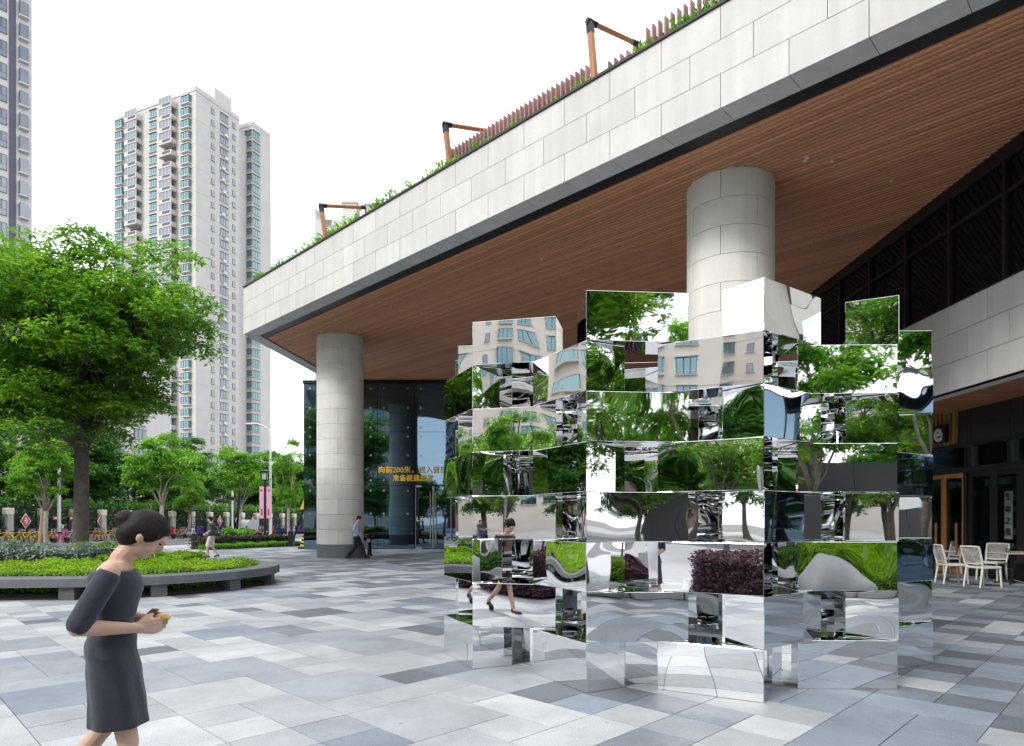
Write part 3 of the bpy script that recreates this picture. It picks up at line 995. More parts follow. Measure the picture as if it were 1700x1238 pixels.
# fins and the letter
for px in (1553.5, 1559.5, 1566, 1573, 1580.5, 1588.5, 1545, 1538):
    y = sy(px)
    q = MB(); q.box((SFX - 0.045, y, 3.93), (0.11, 0.07, 0.86)); q.build('timber_fin', M['fin_wood'], shop)
M['sign_white'] = mat('sign_letter_white', (0.8, 0.82, 0.85), 0.4, var=0.03)
q = MB(); q.box((SFX - 0.16, 19.03, 3.80), (0.10, 0.50, 0.46)); q.build('sign_block', M['black'], shop)
text_on('e', 0.36, 'sign_letter', M['sign_white'], shop, (-0.235, 19.24 - 15.5, 3.62), (R(90), 0, R(-90)), bold=0.03)
# glazed doors: (left px, right px, frame material)
door_defs = [(1536, 1568, 'orange_wood'), (1568, 1603, 'orange_wood'), (1610, 1651, 'frame_dark'), (1651, 1697, 'frame_dark'), (1697, 1752, 'frame_dark'), (1752, 1812, 'frame_dark'), (1812, 1900, 'frame_dark')]
for a, b, mm in door_defs:
    ya, yb = sy(a), sy(b)
    fw = 0.10 if mm == 'orange_wood' else 0.13
    q = MB()
    q.box((SFX, ya - fw / 2, 1.37), (0.07, fw, 2.72)); q.box((SFX, yb + fw / 2, 1.37), (0.07, fw, 2.72))
    q.box((SFX + .002, (ya + yb) / 2, 2.73 - fw / 2), (0.062, ya - yb - 2 * fw, fw)); q.box((SFX + .002, (ya + yb) / 2, 0.16), (0.062, ya - yb - 2 * fw, 0.28))
    d = q.build('door', M[mm], shop)
    q = MB(); q.box((SFX, (ya + yb) / 2, 1.46), (0.012, ya - yb - 2 * fw, 2.30)); q.build('door_pane', M['glass_shop'], d, org=tuple(shop.location))
    if mm == 'orange_wood':
        q = MB(); q.box((SFX - 0.07, yb + 0.28, 1.0), (0.04, 0.05, 0.9)); q.build('pull_handle', M['orange_wood'], d, org=tuple(shop.location))
q = MB(); q.box((SFX, sy(1606.5), 1.37), (0.16, 0.13, 2.74)); q.build('door_post', M['frame_dark'], shop)
q = MB(); q.box((SFX + 0.05, 26.0, 1.37), (0.06, 14.6, 2.74)); q.build('side_wall', M['shop_panel'], shop)
# room behind the glass
q = MB(); q.box((SFX + 3.2, 15.5, 1.9), (0.1, 14, 4.2)); q.box((SFX + 1.7, 19.6, 1.9), (3.2, 0.1, 4.2)); q.box((SFX + 1.7, 9.2, 1.9), (3.2, 0.1, 4.2))
q.build('room_wall', M['shop_wall'], shop)
q = MB(); q.box((SFX + 1.6, 15, 3.96), (3.2, 13, 0.1)); q.build('room_ceiling', M['shop_panel'], shop)
for z in (1.25, 1.75, 2.2):
    q = MB(); q.box((SFX + 2.95, 15.5, z), (0.36, 7.5, 0.04)); q.build('wall_shelf', M['fin_wood'], shop)
for k in range(9):
    q = MB(); q.lathe([(0.02, 0.2), (0.12, 0.12), (0.15, 0)], (SFX + 1.2 + (k % 3) * 0.6, 12.4 + k * 0.7, 2.55), 12); q.build('pendant_lamp', M['warm'], shop)
for k in range(3):
    q = MB(); q.lathe([(0.16, 0.0), (0.2, 0.06), (0.2, 0.2), (0.05, 0.24)], (SFX + 0.9, sy(1590) - k * 1.05, 1.98), 14); q.build('hanging_pot', M['orange_wood'], shop)
for y in (11.5, 13.6, 15.7, 17.8):  # added glowing strips, larger than the small lamps, to brighten the room
    for x in (.9, 2.2):
        q = MB(); q.box((SFX + x, y, 3.88), (.16, 1.1, .03)); q.build('ceiling_fill_light', M['warm'], shop)
q = MB(); q.box((SFX + 0.7, 15.4, 0.62), (0.5, 3.6, 1.0)); q.build('counter', M['orange_wood'], shop)
M['ink'] = mat('glass_lettering', (0.02, 0.05, 0.045), 0.5)
M['frost'] = mat('frosted_strip', (0.55, 0.62, 0.50), 0.6, var=0.05)
q = MB(); q.box((SFX + 0.03, sy(1585) + 0.0, 2.43), (0.01, 0.9, 0.34)); q.build('frosted_strip', M['frost'], shop)
q = MB(); q.box((SFX + 0.03, sy(1628) - 0.0, 2.43), (0.01, 0.9, 0.34)); q.build('frosted_strip', M['frost'], shop)
q = MB(); q.box((SFX + 0.03, sy(1672) - 0.0, 2.43), (0.01, 0.9, 0.34)); q.build('frosted_strip', M['frost'], shop)
for txt, px, w in (('LIFE V', 1573, 0.62), ('IF', 1638, 0.14), ('SSE', 1661, 0.34)):
    text_on(txt, w, 'window_lettering', M['ink'], shop, (-0.012, sy(px) - 15.5, 2.37), (R(90), 0, R(-90)), bold=0.03)
q = MB(); q.box((SFX - 0.009, sy(1675), 1.62), (0.004, 0.27, 1.15)); q.build('hanging_label', mat('label_grey', (0.22, 0.23, 0.23), 0.7), shop)
for k, ch in enumerate('生命之组'):
    text_on(ch, 0.19, 'window_lettering', M['ink'], shop, (-0.014, sy(1670.0) - 15.5, 2.0 - k * 0.28), (R(90), 0, R(-90)), bold=0.02)

# storey heights of the shopfront above eye level
for o in shop.children_recursive:
    if o.type != 'MESH': continue
    if abs(o.rotation_euler[0]) > .1:
        o.location.z = 1.5 + (o.location.z - 1.5) * 1.095 if o.location.z > 1.5 else o.location.z
    else:
        for v in o.data.vertices:
            if v.co.z > 1.5: v.co.z = 1.5 + (v.co.z - 1.5) * 1.095
q = MB(); q.box((SFX + 1.0, 21, 5.4), (1.8, 29, 1.2)); q.build('upper_wall', M['shop_panel'], shop)

# ================================================================ café furniture
M['rattan'] = mat('white_rattan', (0.68, 0.67, 0.64), 0.6, var=0.06)
M['rattan_weave'] = mat('grey_rattan_weave', (0.42, 0.41, 0.40), 0.8, var=0.45, scale=55, coords='obj', bump=0.6, bscale=60)
def cafe_chair():
    t = empty('cafe_chair', (0, 0, 0))
    SH, SW, SDp = 0.45, 0.50, 0.50
    for sx in (-1, 1):
        q = MB(); q.tube([(sx * 0.22, 0.22, SH - 0.02), (sx * 0.235, 0.245, 0)], [0.026, 0.019], 8); q.build('leg', M['rattan'], t)
        q = MB(); q.tube([(sx * 0.22, -0.22, SH), (sx * 0.225, -0.29, 0)], [0.026, 0.019], 8); q.build('leg', M['rattan'], t)
        q = MB(); q.tube([(sx * 0.225, -0.22, SH - 0.02), (sx * 0.245, -0.27, 0.66), (sx * 0.25, -0.34, 0.92)], [0.024, 0.022, 0.020], 8); q.build('back_post', M['rattan'], t)
    q = MB(); q.rbox((0, 0, SH), (SW, SDp, 0.055), 0.015); q.build('seat', M['rattan'], t)
    q = MB()
    q.tube([(-.25, -0.34, 0.92), (0, -0.362, 0.925), (.25, -0.34, 0.92)], 0.021, 8); q.build('back_rail', M['rattan'], t); q = MB()
    q.tube([(-.23, -0.235, 0.54), (0, -0.25, 0.525), (.23, -0.235, 0.54)], 0.018, 8)
    q.build('back_rail', M['rattan'], t)
    # woven back: crossing strands, curved with the rails
    q = MB()
    for i in range(15):
        u = -0.22 + 0.44 * i / 14
        q.tube([(u * .98, -0.24 - 0.012 * (1 - abs(u) * 4), 0.54), (u, -0.285 - 0.012, 0.72), (u * 1.05, -0.345 - .012 * (1 - abs(u) * 4), 0.915)], 0.0075, 4, cap=False)
    for j in range(13):
        w = 0.555 + 0.355 * j / 12
        yy = -0.24 - (w - 0.54) * 0.27
        q.tube([(-.235 - .01 * j / 12, yy, w), (0, yy - 0.016, w), (.235 + .01 * j / 12, yy, w)], 0.0075, 4, cap=False)
    for j in range(12):
        a = -0.22 + 0.44 * j / 11
        q.tube([(a, -0.247, 0.55), (a * -.4 + .05, -0.30, 0.72), (-a, -0.345, 0.905)], 0.006, 4, cap=False)
    q.build('woven_back', M['rattan_weave'], t)
    return t
chair = cafe_chair()
cgroup = 'white rattan café chairs outside the restaurant'
spots = [  # photo pixel of the seat's ground point, facing (deg, 0 = faces +Y)
    (1581, 968, -100, 'white rattan café chair with its seat tucked under the table beside the sculpture'),
    (1632, 974, -82, 'white rattan café chair back to back with its neighbour, drawn up to the set table'),
    (1571, 953, 92, 'white rattan café chair facing the orange timber door across the small table'),
    (1646, 963, 120, 'white rattan café chair half hidden behind the chair at the set table'),
]
for i, (px, py, a, lab) in enumerate(spots):
    o = chair if i == 0 else copy_tree(chair)
    p = atz(px, py, 0)
    o.location = p; o.rotation_euler = (0, 0, R(a)); tag(o, lab, 'chair', cgroup)
M['table_top'] = mat('grey_table_top', (0.46, 0.50, 0.54), 0.3, var=0.06)
def cafe_table(p, lab):
    t = empty('cafe_table', p, lab, 'table', 'grey-topped café tables outside the restaurant')
    q = MB(); q.rbox((p.x, p.y, 0.735), (0.72, 0.72, 0.03), 0.008); q.build('table_top', M['table_top'], t)
    q = MB(); q.tube([(p.x, p.y, 0.05), (p.x, p.y, 0.72)], 0.035, 10); q.build('pedestal', M['metal_dark'], t)
    for k in range(4):
        a = R(45 + 90 * k)
        q = MB(); q.tube([(p.x, p.y, 0.10), (p.x + .18 * math.cos(a), p.y + .18 * math.sin(a), 0.05), (p.x + .36 * math.cos(a), p.y + .36 * math.sin(a), 0.02)], 0.02, 6); q.build('foot', M['metal_dark'], t)
    return t
t1 = cafe_table(atz(1681, 969, 0), 'grey café table set with a glass and a wooden board')
t2 = cafe_table(atz(1549, 962, 0), 'grey café table partly behind the edge of the mirror sculpture')
tp = t1.location
q = MB(); q.lathe([(0.030, 0.0), (0.038, 0.10)], (tp.x - 0.2, tp.y - 0.1, 0.7515), 14)
o = q.build('water_glass', M['glass_shop'], org=(tp.x - 0.2, tp.y - .1, .7515), loc=(tp.x - 0.2, tp.y - .1, .7515)); tag(o, 'small drinking glass standing on the café table', 'glass')
q = MB(); q.rbox((tp.x + 0.1, tp.y, 0.766), (0.38, 0.26, 0.028), 0.006)
o = q.build('serving_board', M['fin_wood'], org=(tp.x + .1, tp.y, .766), loc=(tp.x + .1, tp.y, .766)); tag(o, 'pale wooden serving board lying on the café table', 'board')
# ================================================================ towers
M['tower_wall'] = mat('tower_render', (0.50, 0.488, 0.465), 0.85, var=0.07, scale=0.25)
M['tower_band'] = mat('tower_seam', (0.44, 0.42, 0.42), 0.9)
M['tower_dark'] = mat('tower_dark_recess', (0.09, 0.09, 0.10), 0.7)
M['tower_frame'] = mat('window_frame_white', (0.62, 0.62, 0.63), 0.5)
M['teal_glass'] = glass_mat('teal_glass', refl=(0.42, 0.60, 0.64), base=0.38, seeing=False, body=(0.03, 0.08, 0.088))
M['grey_glass'] = glass_mat('grey_glass', refl=(0.55, 0.6, 0.66), base=0.32, seeing=False, body=(0.05, 0.058, 0.066))
M['ac'] = mat('air_conditioner_white', (0.6, 0.6, 0.59), 0.6)

def tower_meshes(prefix=''):
    d = {}
    # flat window: frame proud of the wall, recessed glass; local x along the wall, y outwards (-y), z up
    def win(w, h, gl, mull=1, sill=True):
        q = MB()
        q.box((0, -0.02, h / 2), (w, 0.10, h), mi=1)
        for k in range(mull + 1):
            pass
        n = mull + 1
        for k in range(n):
            x = -w / 2 + w * (k + .5) / n
            q.box((x, -0.085, h / 2), (w / n - 0.12, 0.03, h - 0.16), mi=0)
        q.box((0, -0.16, -0.06), (w + 0.25, 0.36, 0.10), mi=2)
        if sill: q.box((0, -0.16, h + 0.06), (w + 0.25, 0.36, 0.10), mi=2)
        return q.mesh('window', [gl, M['tower_dark'], M['tower_wall']])
    d['teal'] = win(2.3, 1.75, M['teal_glass'], 2)
    d['grey'] = win(2.3, 1.6, M['grey_glass'], 2)
    d['small'] = win(0.9, 1.2, M['grey_glass'], 0, False)
    # projecting bay window
    q = MB()
    q.box((0, -0.35, 0.9), (2.5, 0.7, 1.7), mi=0)
    q.box((0, -0.40, -0.05), (2.8, 0.9, 0.22), mi=2); q.box((0, -0.40, 1.82), (2.8, 0.9, 0.16), mi=2)
    for x in (-1.22, -0.4, 0.4, 1.22): q.box((x, -0.71, 0.9), (0.08, 0.06, 1.7), mi=1)
    d['bay'] = q.mesh('bay_window', [M['teal_glass'], M['tower_dark'], M['tower_wall']])
    # open balcony
    q = MB()
    q.box((0, -0.75, -0.08), (4.3, 1.6, 0.18), mi=2)
    q.box((0, -1.50, 0.45), (4.3, 0.12, 0.95), mi=2)
    for x in (-2.09, 2.09): q.box((x, -0.72, 0.45), (0.12, 1.42, 0.95), mi=2)
    q.box((0.5, -1.565, 0.5), (2.6, 0.02, 0.60), mi=1)
    q.box((0, -0.03, 1.2), (3.9, 0.08, 2.2), mi=1)
    d['balcony'] = q.mesh('balcony', [M['grey_glass'], M['tower_dark'], M['tower_wall']])
    # glazed-in balcony
    q = MB()
    q.box((0, -0.75, -0.08), (4.3, 1.6, 0.18), mi=2)
    q.box((0, -1.50, 0.45), (4.3, 0.12, 0.95), mi=2)
    for x in (-2.09, 2.09): q.box((x, -0.72, 0.45), (0.12, 1.42, 0.95), mi=2)
    q.box((0.5, -1.565, 0.5), (2.6, 0.02, 0.60), mi=1)
    q.box((0, -1.42, 1.75), (4.1, 0.05, 1.6), mi=0)
    for x in (-2.0, -0.9, 0.2, 1.2, 2.0): q.box((x, -1.46, 1.75), (0.10, 0.06, 1.6), mi=3)
    d['glazed'] = q.mesh('balcony', [M['grey_glass'], M['tower_dark'], M['tower_wall'], M['tower_frame']])
    q = MB(); q.box((0, -0.25, 0.3), (0.9, 0.45, 0.6)); q.box((0, -0.25, -.04), (1.0, .5, .06))
    d['ac'] = q.mesh('air_conditioner', M['ac'])
    return d
TW = tower_meshes()

def tower(px, d, theta, Llen, Rlen, ztop, pitch, label, lcols, rcols, wing=None, group=None, seed=1, wall=None, loc=None, name='apartment_tower'):
    """near corner at photo column px / distance d; left face recedes to the left, right face to the right.
    lcols / rcols: (metres from the corner, kind)"""
    rg = random.Random(seed)
    Q = loc if loc is not None else Vector(((px - 850) / FPX * d, d, 0))
    eL = Vector((-math.cos(theta), math.sin(theta), 0)); eR = Vector((math.sin(theta), math.cos(theta), 0))
    t = empty(name, Q, label, 'tower', group)
    wm = wall or M['tower_wall']
    q = MB(); q.prism([Q, Q + eR * Rlen, Q + eR * Rlen + eL * Llen, Q + eL * Llen], -0.2, ztop); q.build('wall', wm, t)
    q = MB()
    par = 1.1
    for a, b in ((Q, Q + eR * Rlen), (Q, Q + eL * Llen)):
        dd = (b - a).normalized(); nn = Vector((dd.y, -dd.x, 0))
        if nn.dot(-(Q)) < 0: nn = -nn
        q.prism([a + nn * .12, b + nn * .12, b - nn * .3, a - nn * .3], ztop + 0.02, ztop + par)
    q.build('parapet', wm, t)
    rzL = math.atan2(-eL.y, -eL.x)      # local +x runs from the far end to the corner; local -y points out
    rzR = math.atan2(eR.y, eR.x)
    nfl = int((ztop - 2.0) / pitch)
    for cols, e, rz in ((lcols, eL, rzL), (rcols, eR, rzR)):
        for dist, kind in cols:
            for f in range(nfl):
                z = ztop - 2.6 - f * pitch
                if z < 3: continue
                p = e * dist
                k = kind
                if kind == 'bal': k = rg.choice(['balcony', 'glazed', 'glazed', 'glazed'])
                nm = {'teal': 'window', 'grey': 'window', 'small': 'window', 'bay': 'bay_window', 'balcony': 'balcony', 'glazed': 'balcony'}[k]
                link_mesh(nm, TW[k], t, (p.x, p.y, z), (0, 0, rz))
                if kind == 'grey' and rg.random() < .6:
                    pp = e * (dist + rg.uniform(-.5, .5)); link_mesh('air_conditioner', TW['ac'], t, (pp.x, pp.y, z - 0.8), (0, 0, rz))
    # floor seams
    q = MB()
    for f in range(nfl):
        if f % 2: continue
        z = ztop - 0.9 - f * pitch
        for e, ln_ in ((eL, Llen), (eR, Rlen)):
            dd = e; nn = Vector((dd.y, -dd.x, 0))
            if nn.dot(-Q) < 0: nn = -nn
            q.prism([Q + nn * .02, Q + e * ln_ + nn * .02, Q + e * ln_ - nn * .2, Q - nn * .2], z, z + 0.10)
    q.build('floor_seam', M['tower_band'], t)
    return t, Q, eL, eR

TH = R(24)
D1 = 150.0
def face_L(px):   # metres along the left face seen at photo column px
    Qx = (325 - 850) / FPX * D1; r = (px - 850) / FPX
    return (Qx - r * D1) / (r * math.sin(TH) + math.cos(TH))
def face_R(px):
    Qx = (325 - 850) / FPX * D1; r = (px - 850) / FPX
    return (r * D1 - Qx) / (math.sin(TH) - r * math.cos(TH))
t, Q, eL, eR = tower(325, D1, TH, face_L(190), face_R(397), HCAM + (HOR - 150) / FPX * D1, 2.76,
      'tall pale apartment tower with stacked balconies and teal windows, its wing stepped back', 
      [(face_L(311), 'bay'), (face_L(283), 'bal'), (face_L(254), 'teal'), (face_L(226), 'bal'), (face_L(201), 'bay')],
      [(face_R(353), 'small'), (face_R(372), 'grey'), (face_R(388), 'small')], seed=3)
# stair head and stepped-back wing
c = Q + eR * (face_R(372)) + eL * 3
q = MB(); q.prism([c, c + eR * 5, c + eR * 5 + eL * 6, c + eL * 6], Q.z + 100.0, 106.3); q.build('stair_head', M['tower_wall'], t)
W0 = Q + eR * 17.2 + eL * 0.4
q = MB(); q.prism([W0, W0 + eR * 6.3, W0 + eR * 6.3 + eL * 16, W0 + eL * 16], -0.2, 101.5); q.build('wing', M['tower_wall'], t)
N0 = Q + eR * (face_R(396.5) - 0.5) + eL * 2.2
q = MB(); q.prism([N0, N0 + eR * 10, N0 + eR * 10 + eL * 6, N0 + eL * 6], -0.2, 99.0); q.build('link_block', M['tower_wall'], t)
q = MB(); q.prism([W0 + eR * -.1 + eL * -.1, W0 + eR * 6.3, W0 + eR * 6.3 + eL * 16, W0 + eL * 16 + eR * -.1], 101.52, 102.6); q.build('wing_parapet', M['tower_wall'], t)
rzL = math.atan2(-eL.y, -eL.x); rzR = math.atan2(eR.y, eR.x)
for f in range(35):
    z = 101.5 - 2.8 - f * 2.76
    for p, k, rz in ((W0 + eL * 1.35, 'teal', rzL), (W0 + eL * 4.6, 'grey', rzL), (W0 + eR * 1.3, 'teal', rzR)):
        p = p - Q
        link_mesh('wing_window', TW[k], t, (p.x, p.y, z), (0, 0, rz))
# dark-striped tower at the left edge
M['stripe'] = mat('slate_stripe', (0.085, 0.09, 0.13), 0.6)
M['white_wall'] = mat('white_render', (0.55, 0.53, 0.525), 0.8, var=0.05, scale=0.3)
D2 = 86.0
Q2 = Vector(((53 - 850) / FPX * D2, D2, 0))
e2 = Vector((-0.656, -0.755, 0)); n2 = Vector((0.755, -0.656, 0))
t2 = empty('striped_tower', Q2, 'white tower with a dark vertical stripe and projecting glass bays, cut by the picture edge', 'tower')
q = MB(); q.prism([Q2, Q2 + e2 * 12, Q2 + e2 * 12 - n2 * 14, Q2 - n2 * 14], -0.2, 92); q.build('wall', M['white_wall'], t2)
def e2x(px):
    r = (px - 850) / FPX
    return (r * Q2.y - Q2.x) / (e2.x - r * e2.y)
a, b = e2x(26.5), e2x(14.5)
q = MB(); q.prism([Q2 + e2 * a + n2 * .06, Q2 + e2 * b + n2 * .06, Q2 + e2 * b - n2 * .2, Q2 + e2 * a - n2 * .2], 5, 91); q.build('stripe', M['stripe'], t2)
bw = MB()
bw.box((0, -0.28, 1.0), (1.0, 0.55, 1.75), mi=0); bw.box((0, -.3, 0.02), (1.12, .66, .16), mi=1); bw.box((-.48, -.57, 1.0), (.07, .04, 1.75), mi=2)
bwm = bw.mesh('glass_bay', [M['grey_glass'], M['white_wall'], M['tower_dark']])
fw = MB(); fw.box((0, -0.03, 1.0), (1.25, 0.1, 2.0), mi=2); fw.box((-.3, -.09, 1.35), (.5, .03, 1.1), mi=0); fw.box((.3, -.09, 1.35), (.5, .03, 1.1), mi=0); fw.box((0, -.09, .4), (1.1, .03, .7), mi=0)
fwm = fw.mesh('window', [M['grey_glass'], M['white_wall'], M['tower_dark']])
rz2 = math.atan2(-e2.y, -e2.x)
p1, p2 = e2 * ((e2x(46) + e2x(31)) / 2), e2 * ((e2x(9) + e2x(-6)) / 2)
for f in range(27):
    z = HCAM + (HOR - 37.5) / FPX * D2 + 6 * 2.90 - f * 2.90
    if z < 30 and f > 0: 
        pass
    if z > 29: link_mesh('glass_bay', bwm, t2, (p1.x, p1.y, z), (0, 0, rz2))
    if z > 4: link_mesh('window', fwm, t2, (p2.x, p2.y, z - 0.2), (0, 0, rz2))
# far tower whose head shows over the canopy
tower(525, 210.0, R(8), 0.5, 8.0, HCAM + (HOR - 352) / FPX * 210, 2.9, 'far pale tower whose parapet shows above the planted canopy roof', [], [], seed=5, loc=None, name='far_tower')
ft = [o for o in bpy.data.objects if o.name == 'far_tower'][0]
Q3 = ft.location
q = MB(); q.box((Q3.x + 12, Q3.y + 3, 49), (24, 6, 99.0 - 1.0)); q.build('main_block', M['tower_wall'], ft)
q = MB(); q.box((Q3.x + 10.5, Q3.y + 3, 100.5), (4.5, 5, 6)); q.box((Q3.x + 10.5, Q3.y + 3, 103.9), (5.2, 5.6, 0.8)); q.build('roof_turret', M['tower_wall'], ft)
q = MB(); q.box((Q3.x + 20, Q3.y + 3, 100.6), (9, 5, 4.6)); q.box((Q3.x + 20, Q3.y + 3, 103.2), (9.6, 5.4, .5)); q.build('roof_storey', M['tower_band'], ft)
for x in (3.5, 12, 18):
    for z in (96, 92.5, 89): link_mesh('window', TW['grey'], ft, (x, -0.01, z))
# mid-rise blocks half hidden by the trees
mid1, *_ = tower(178, 105.0, R(20), 16, 12, 21.0, 3.0, 'low white block glimpsed through the camphor crown', [(2.2, 'teal'), (6, 'grey'), (10, 'teal')], [(2, 'grey'), (6, 'grey')], seed=8, wall=M['white_wall'], name='mid_rise_block')
mid2, *_ = tower(40, 96.0, R(10), 26, 12, 17.0, 3.0, 'low pale block behind the trees below the striped tower', [(2.2, 'grey'), (6, 'grey'), (10, 'teal'), (14, 'grey')], [(2, 'grey')], seed=9, wall=M['tower_wall'], name='mid_rise_block')
# ================================================================ vegetation
M['leaf_camphor'] = leaf_mat('camphor_leaf', (0.030, 0.095, 0.014), (0.125, 0.27, 0.036), (0.32, 0.47, 0.06), 0.42, 0.32)
M['leaf_plane'] = leaf_mat('plane_leaf', (0.045, 0.13, 0.020), (0.135, 0.30, 0.04), (0.31, 0.48, 0.07), 0.45)
M['leaf_dense'] = leaf_mat('dense_leaf', (0.022, 0.078, 0.017), (0.072, 0.19, 0.034), (0.19, 0.34, 0.055), 0.38)
M['leaf_lime'] = leaf_mat('lime_hedge_leaf', (0.075, 0.17, 0.016), (0.20, 0.36, 0.03), (0.38, 0.52, 0.05), 0.35)
M['leaf_green'] = leaf_mat('green_hedge_leaf', (0.022, 0.075, 0.015), (0.06, 0.16, 0.03), (0.13, 0.27, 0.05), 0.3, 0.35)
M['leaf_grey'] = leaf_mat('grey_shrub_leaf', (0.10, 0.15, 0.12), (0.20, 0.27, 0.23), (0.36, 0.44, 0.38), 0.2)
M['leaf_purple'] = leaf_mat('purple_hedge_leaf', (0.030, 0.012, 0.022), (0.075, 0.030, 0.050), (0.16, 0.075, 0.11), 0.2)
M['leaf_dark'] = leaf_mat('dark_hedge_leaf', (0.03, 0.032, 0.022), (0.07, 0.065, 0.045), (0.14, 0.13, 0.075), 0.2)
M['bark_dark'] = mat('dark_bark', (0.095, 0.080, 0.070), 0.9, var=0.35, scale=7, bump=1.0, bscale=22)
M['bark_pale'] = mat('pale_bark', (0.30, 0.27, 0.22), 0.9, var=0.35, scale=5, bump=0.6, bscale=18)
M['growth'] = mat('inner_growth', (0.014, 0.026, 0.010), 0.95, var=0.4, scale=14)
M['soil'] = mat('soil', (0.045, 0.035, 0.028), 0.95)

def leaves_mesh(name, C, D, Nn, Ln, Wd, m):
    """many small folded leaves in one mesh: centre, direction, normal, length, width per leaf"""
    C, D, Nn = np.asarray(C, float), np.asarray(D, float), np.asarray(Nn, float)
    D /= np.linalg.norm(D, axis=1, keepdims=True) + 1e-9
    S = np.cross(D, Nn); S /= np.linalg.norm(S, axis=1, keepdims=True) + 1e-9
    U = np.cross(S, D)
    Ln = np.asarray(Ln)[:, None]; Wd = np.asarray(Wd)[:, None]
    n = len(C)
    V = np.empty((n, 4, 3))
    V[:, 0] = C - D * Ln * .5
    V[:, 1] = C + S * Wd * .5 + U * Wd * .22 - D * Ln * .04
    V[:, 2] = C + D * Ln * .5 - U * Ln * .10
    V[:, 3] = C - S * Wd * .5 + U * Wd * .22 - D * Ln * .04
    me = bpy.data.meshes.new(name)
    me.vertices.add(n * 4); me.vertices.foreach_set('co', V.reshape(-1))
    me.loops.add(n * 4); me.loops.foreach_set('vertex_index', np.arange(n * 4, dtype=np.int32))
    me.polygons.add(n); me.polygons.foreach_set('loop_start', np.arange(n, dtype=np.int32) * 4)
    me.materials.append(m)
    me.update(calc_edges=True)
    return me

def bend(p0, p1, rg, amp, n=5, sag=0.0):
    p0, p1 = Vector(p0), Vector(p1); L = (p1 - p0).length
    out = [p0]
    off = Vector((rg.uniform(-1, 1), rg.uniform(-1, 1), rg.uniform(-.4, .6)))
    for i in range(1, n):
        t = i / n
        out.append(p0.lerp(p1, t) + off * (amp * L * math.sin(math.pi * t)) + Vector((rg.uniform(-1, 1), rg.uniform(-1, 1), rg.uniform(-1, 1))) * amp * L * .25)
    out.append(p1)
    return out

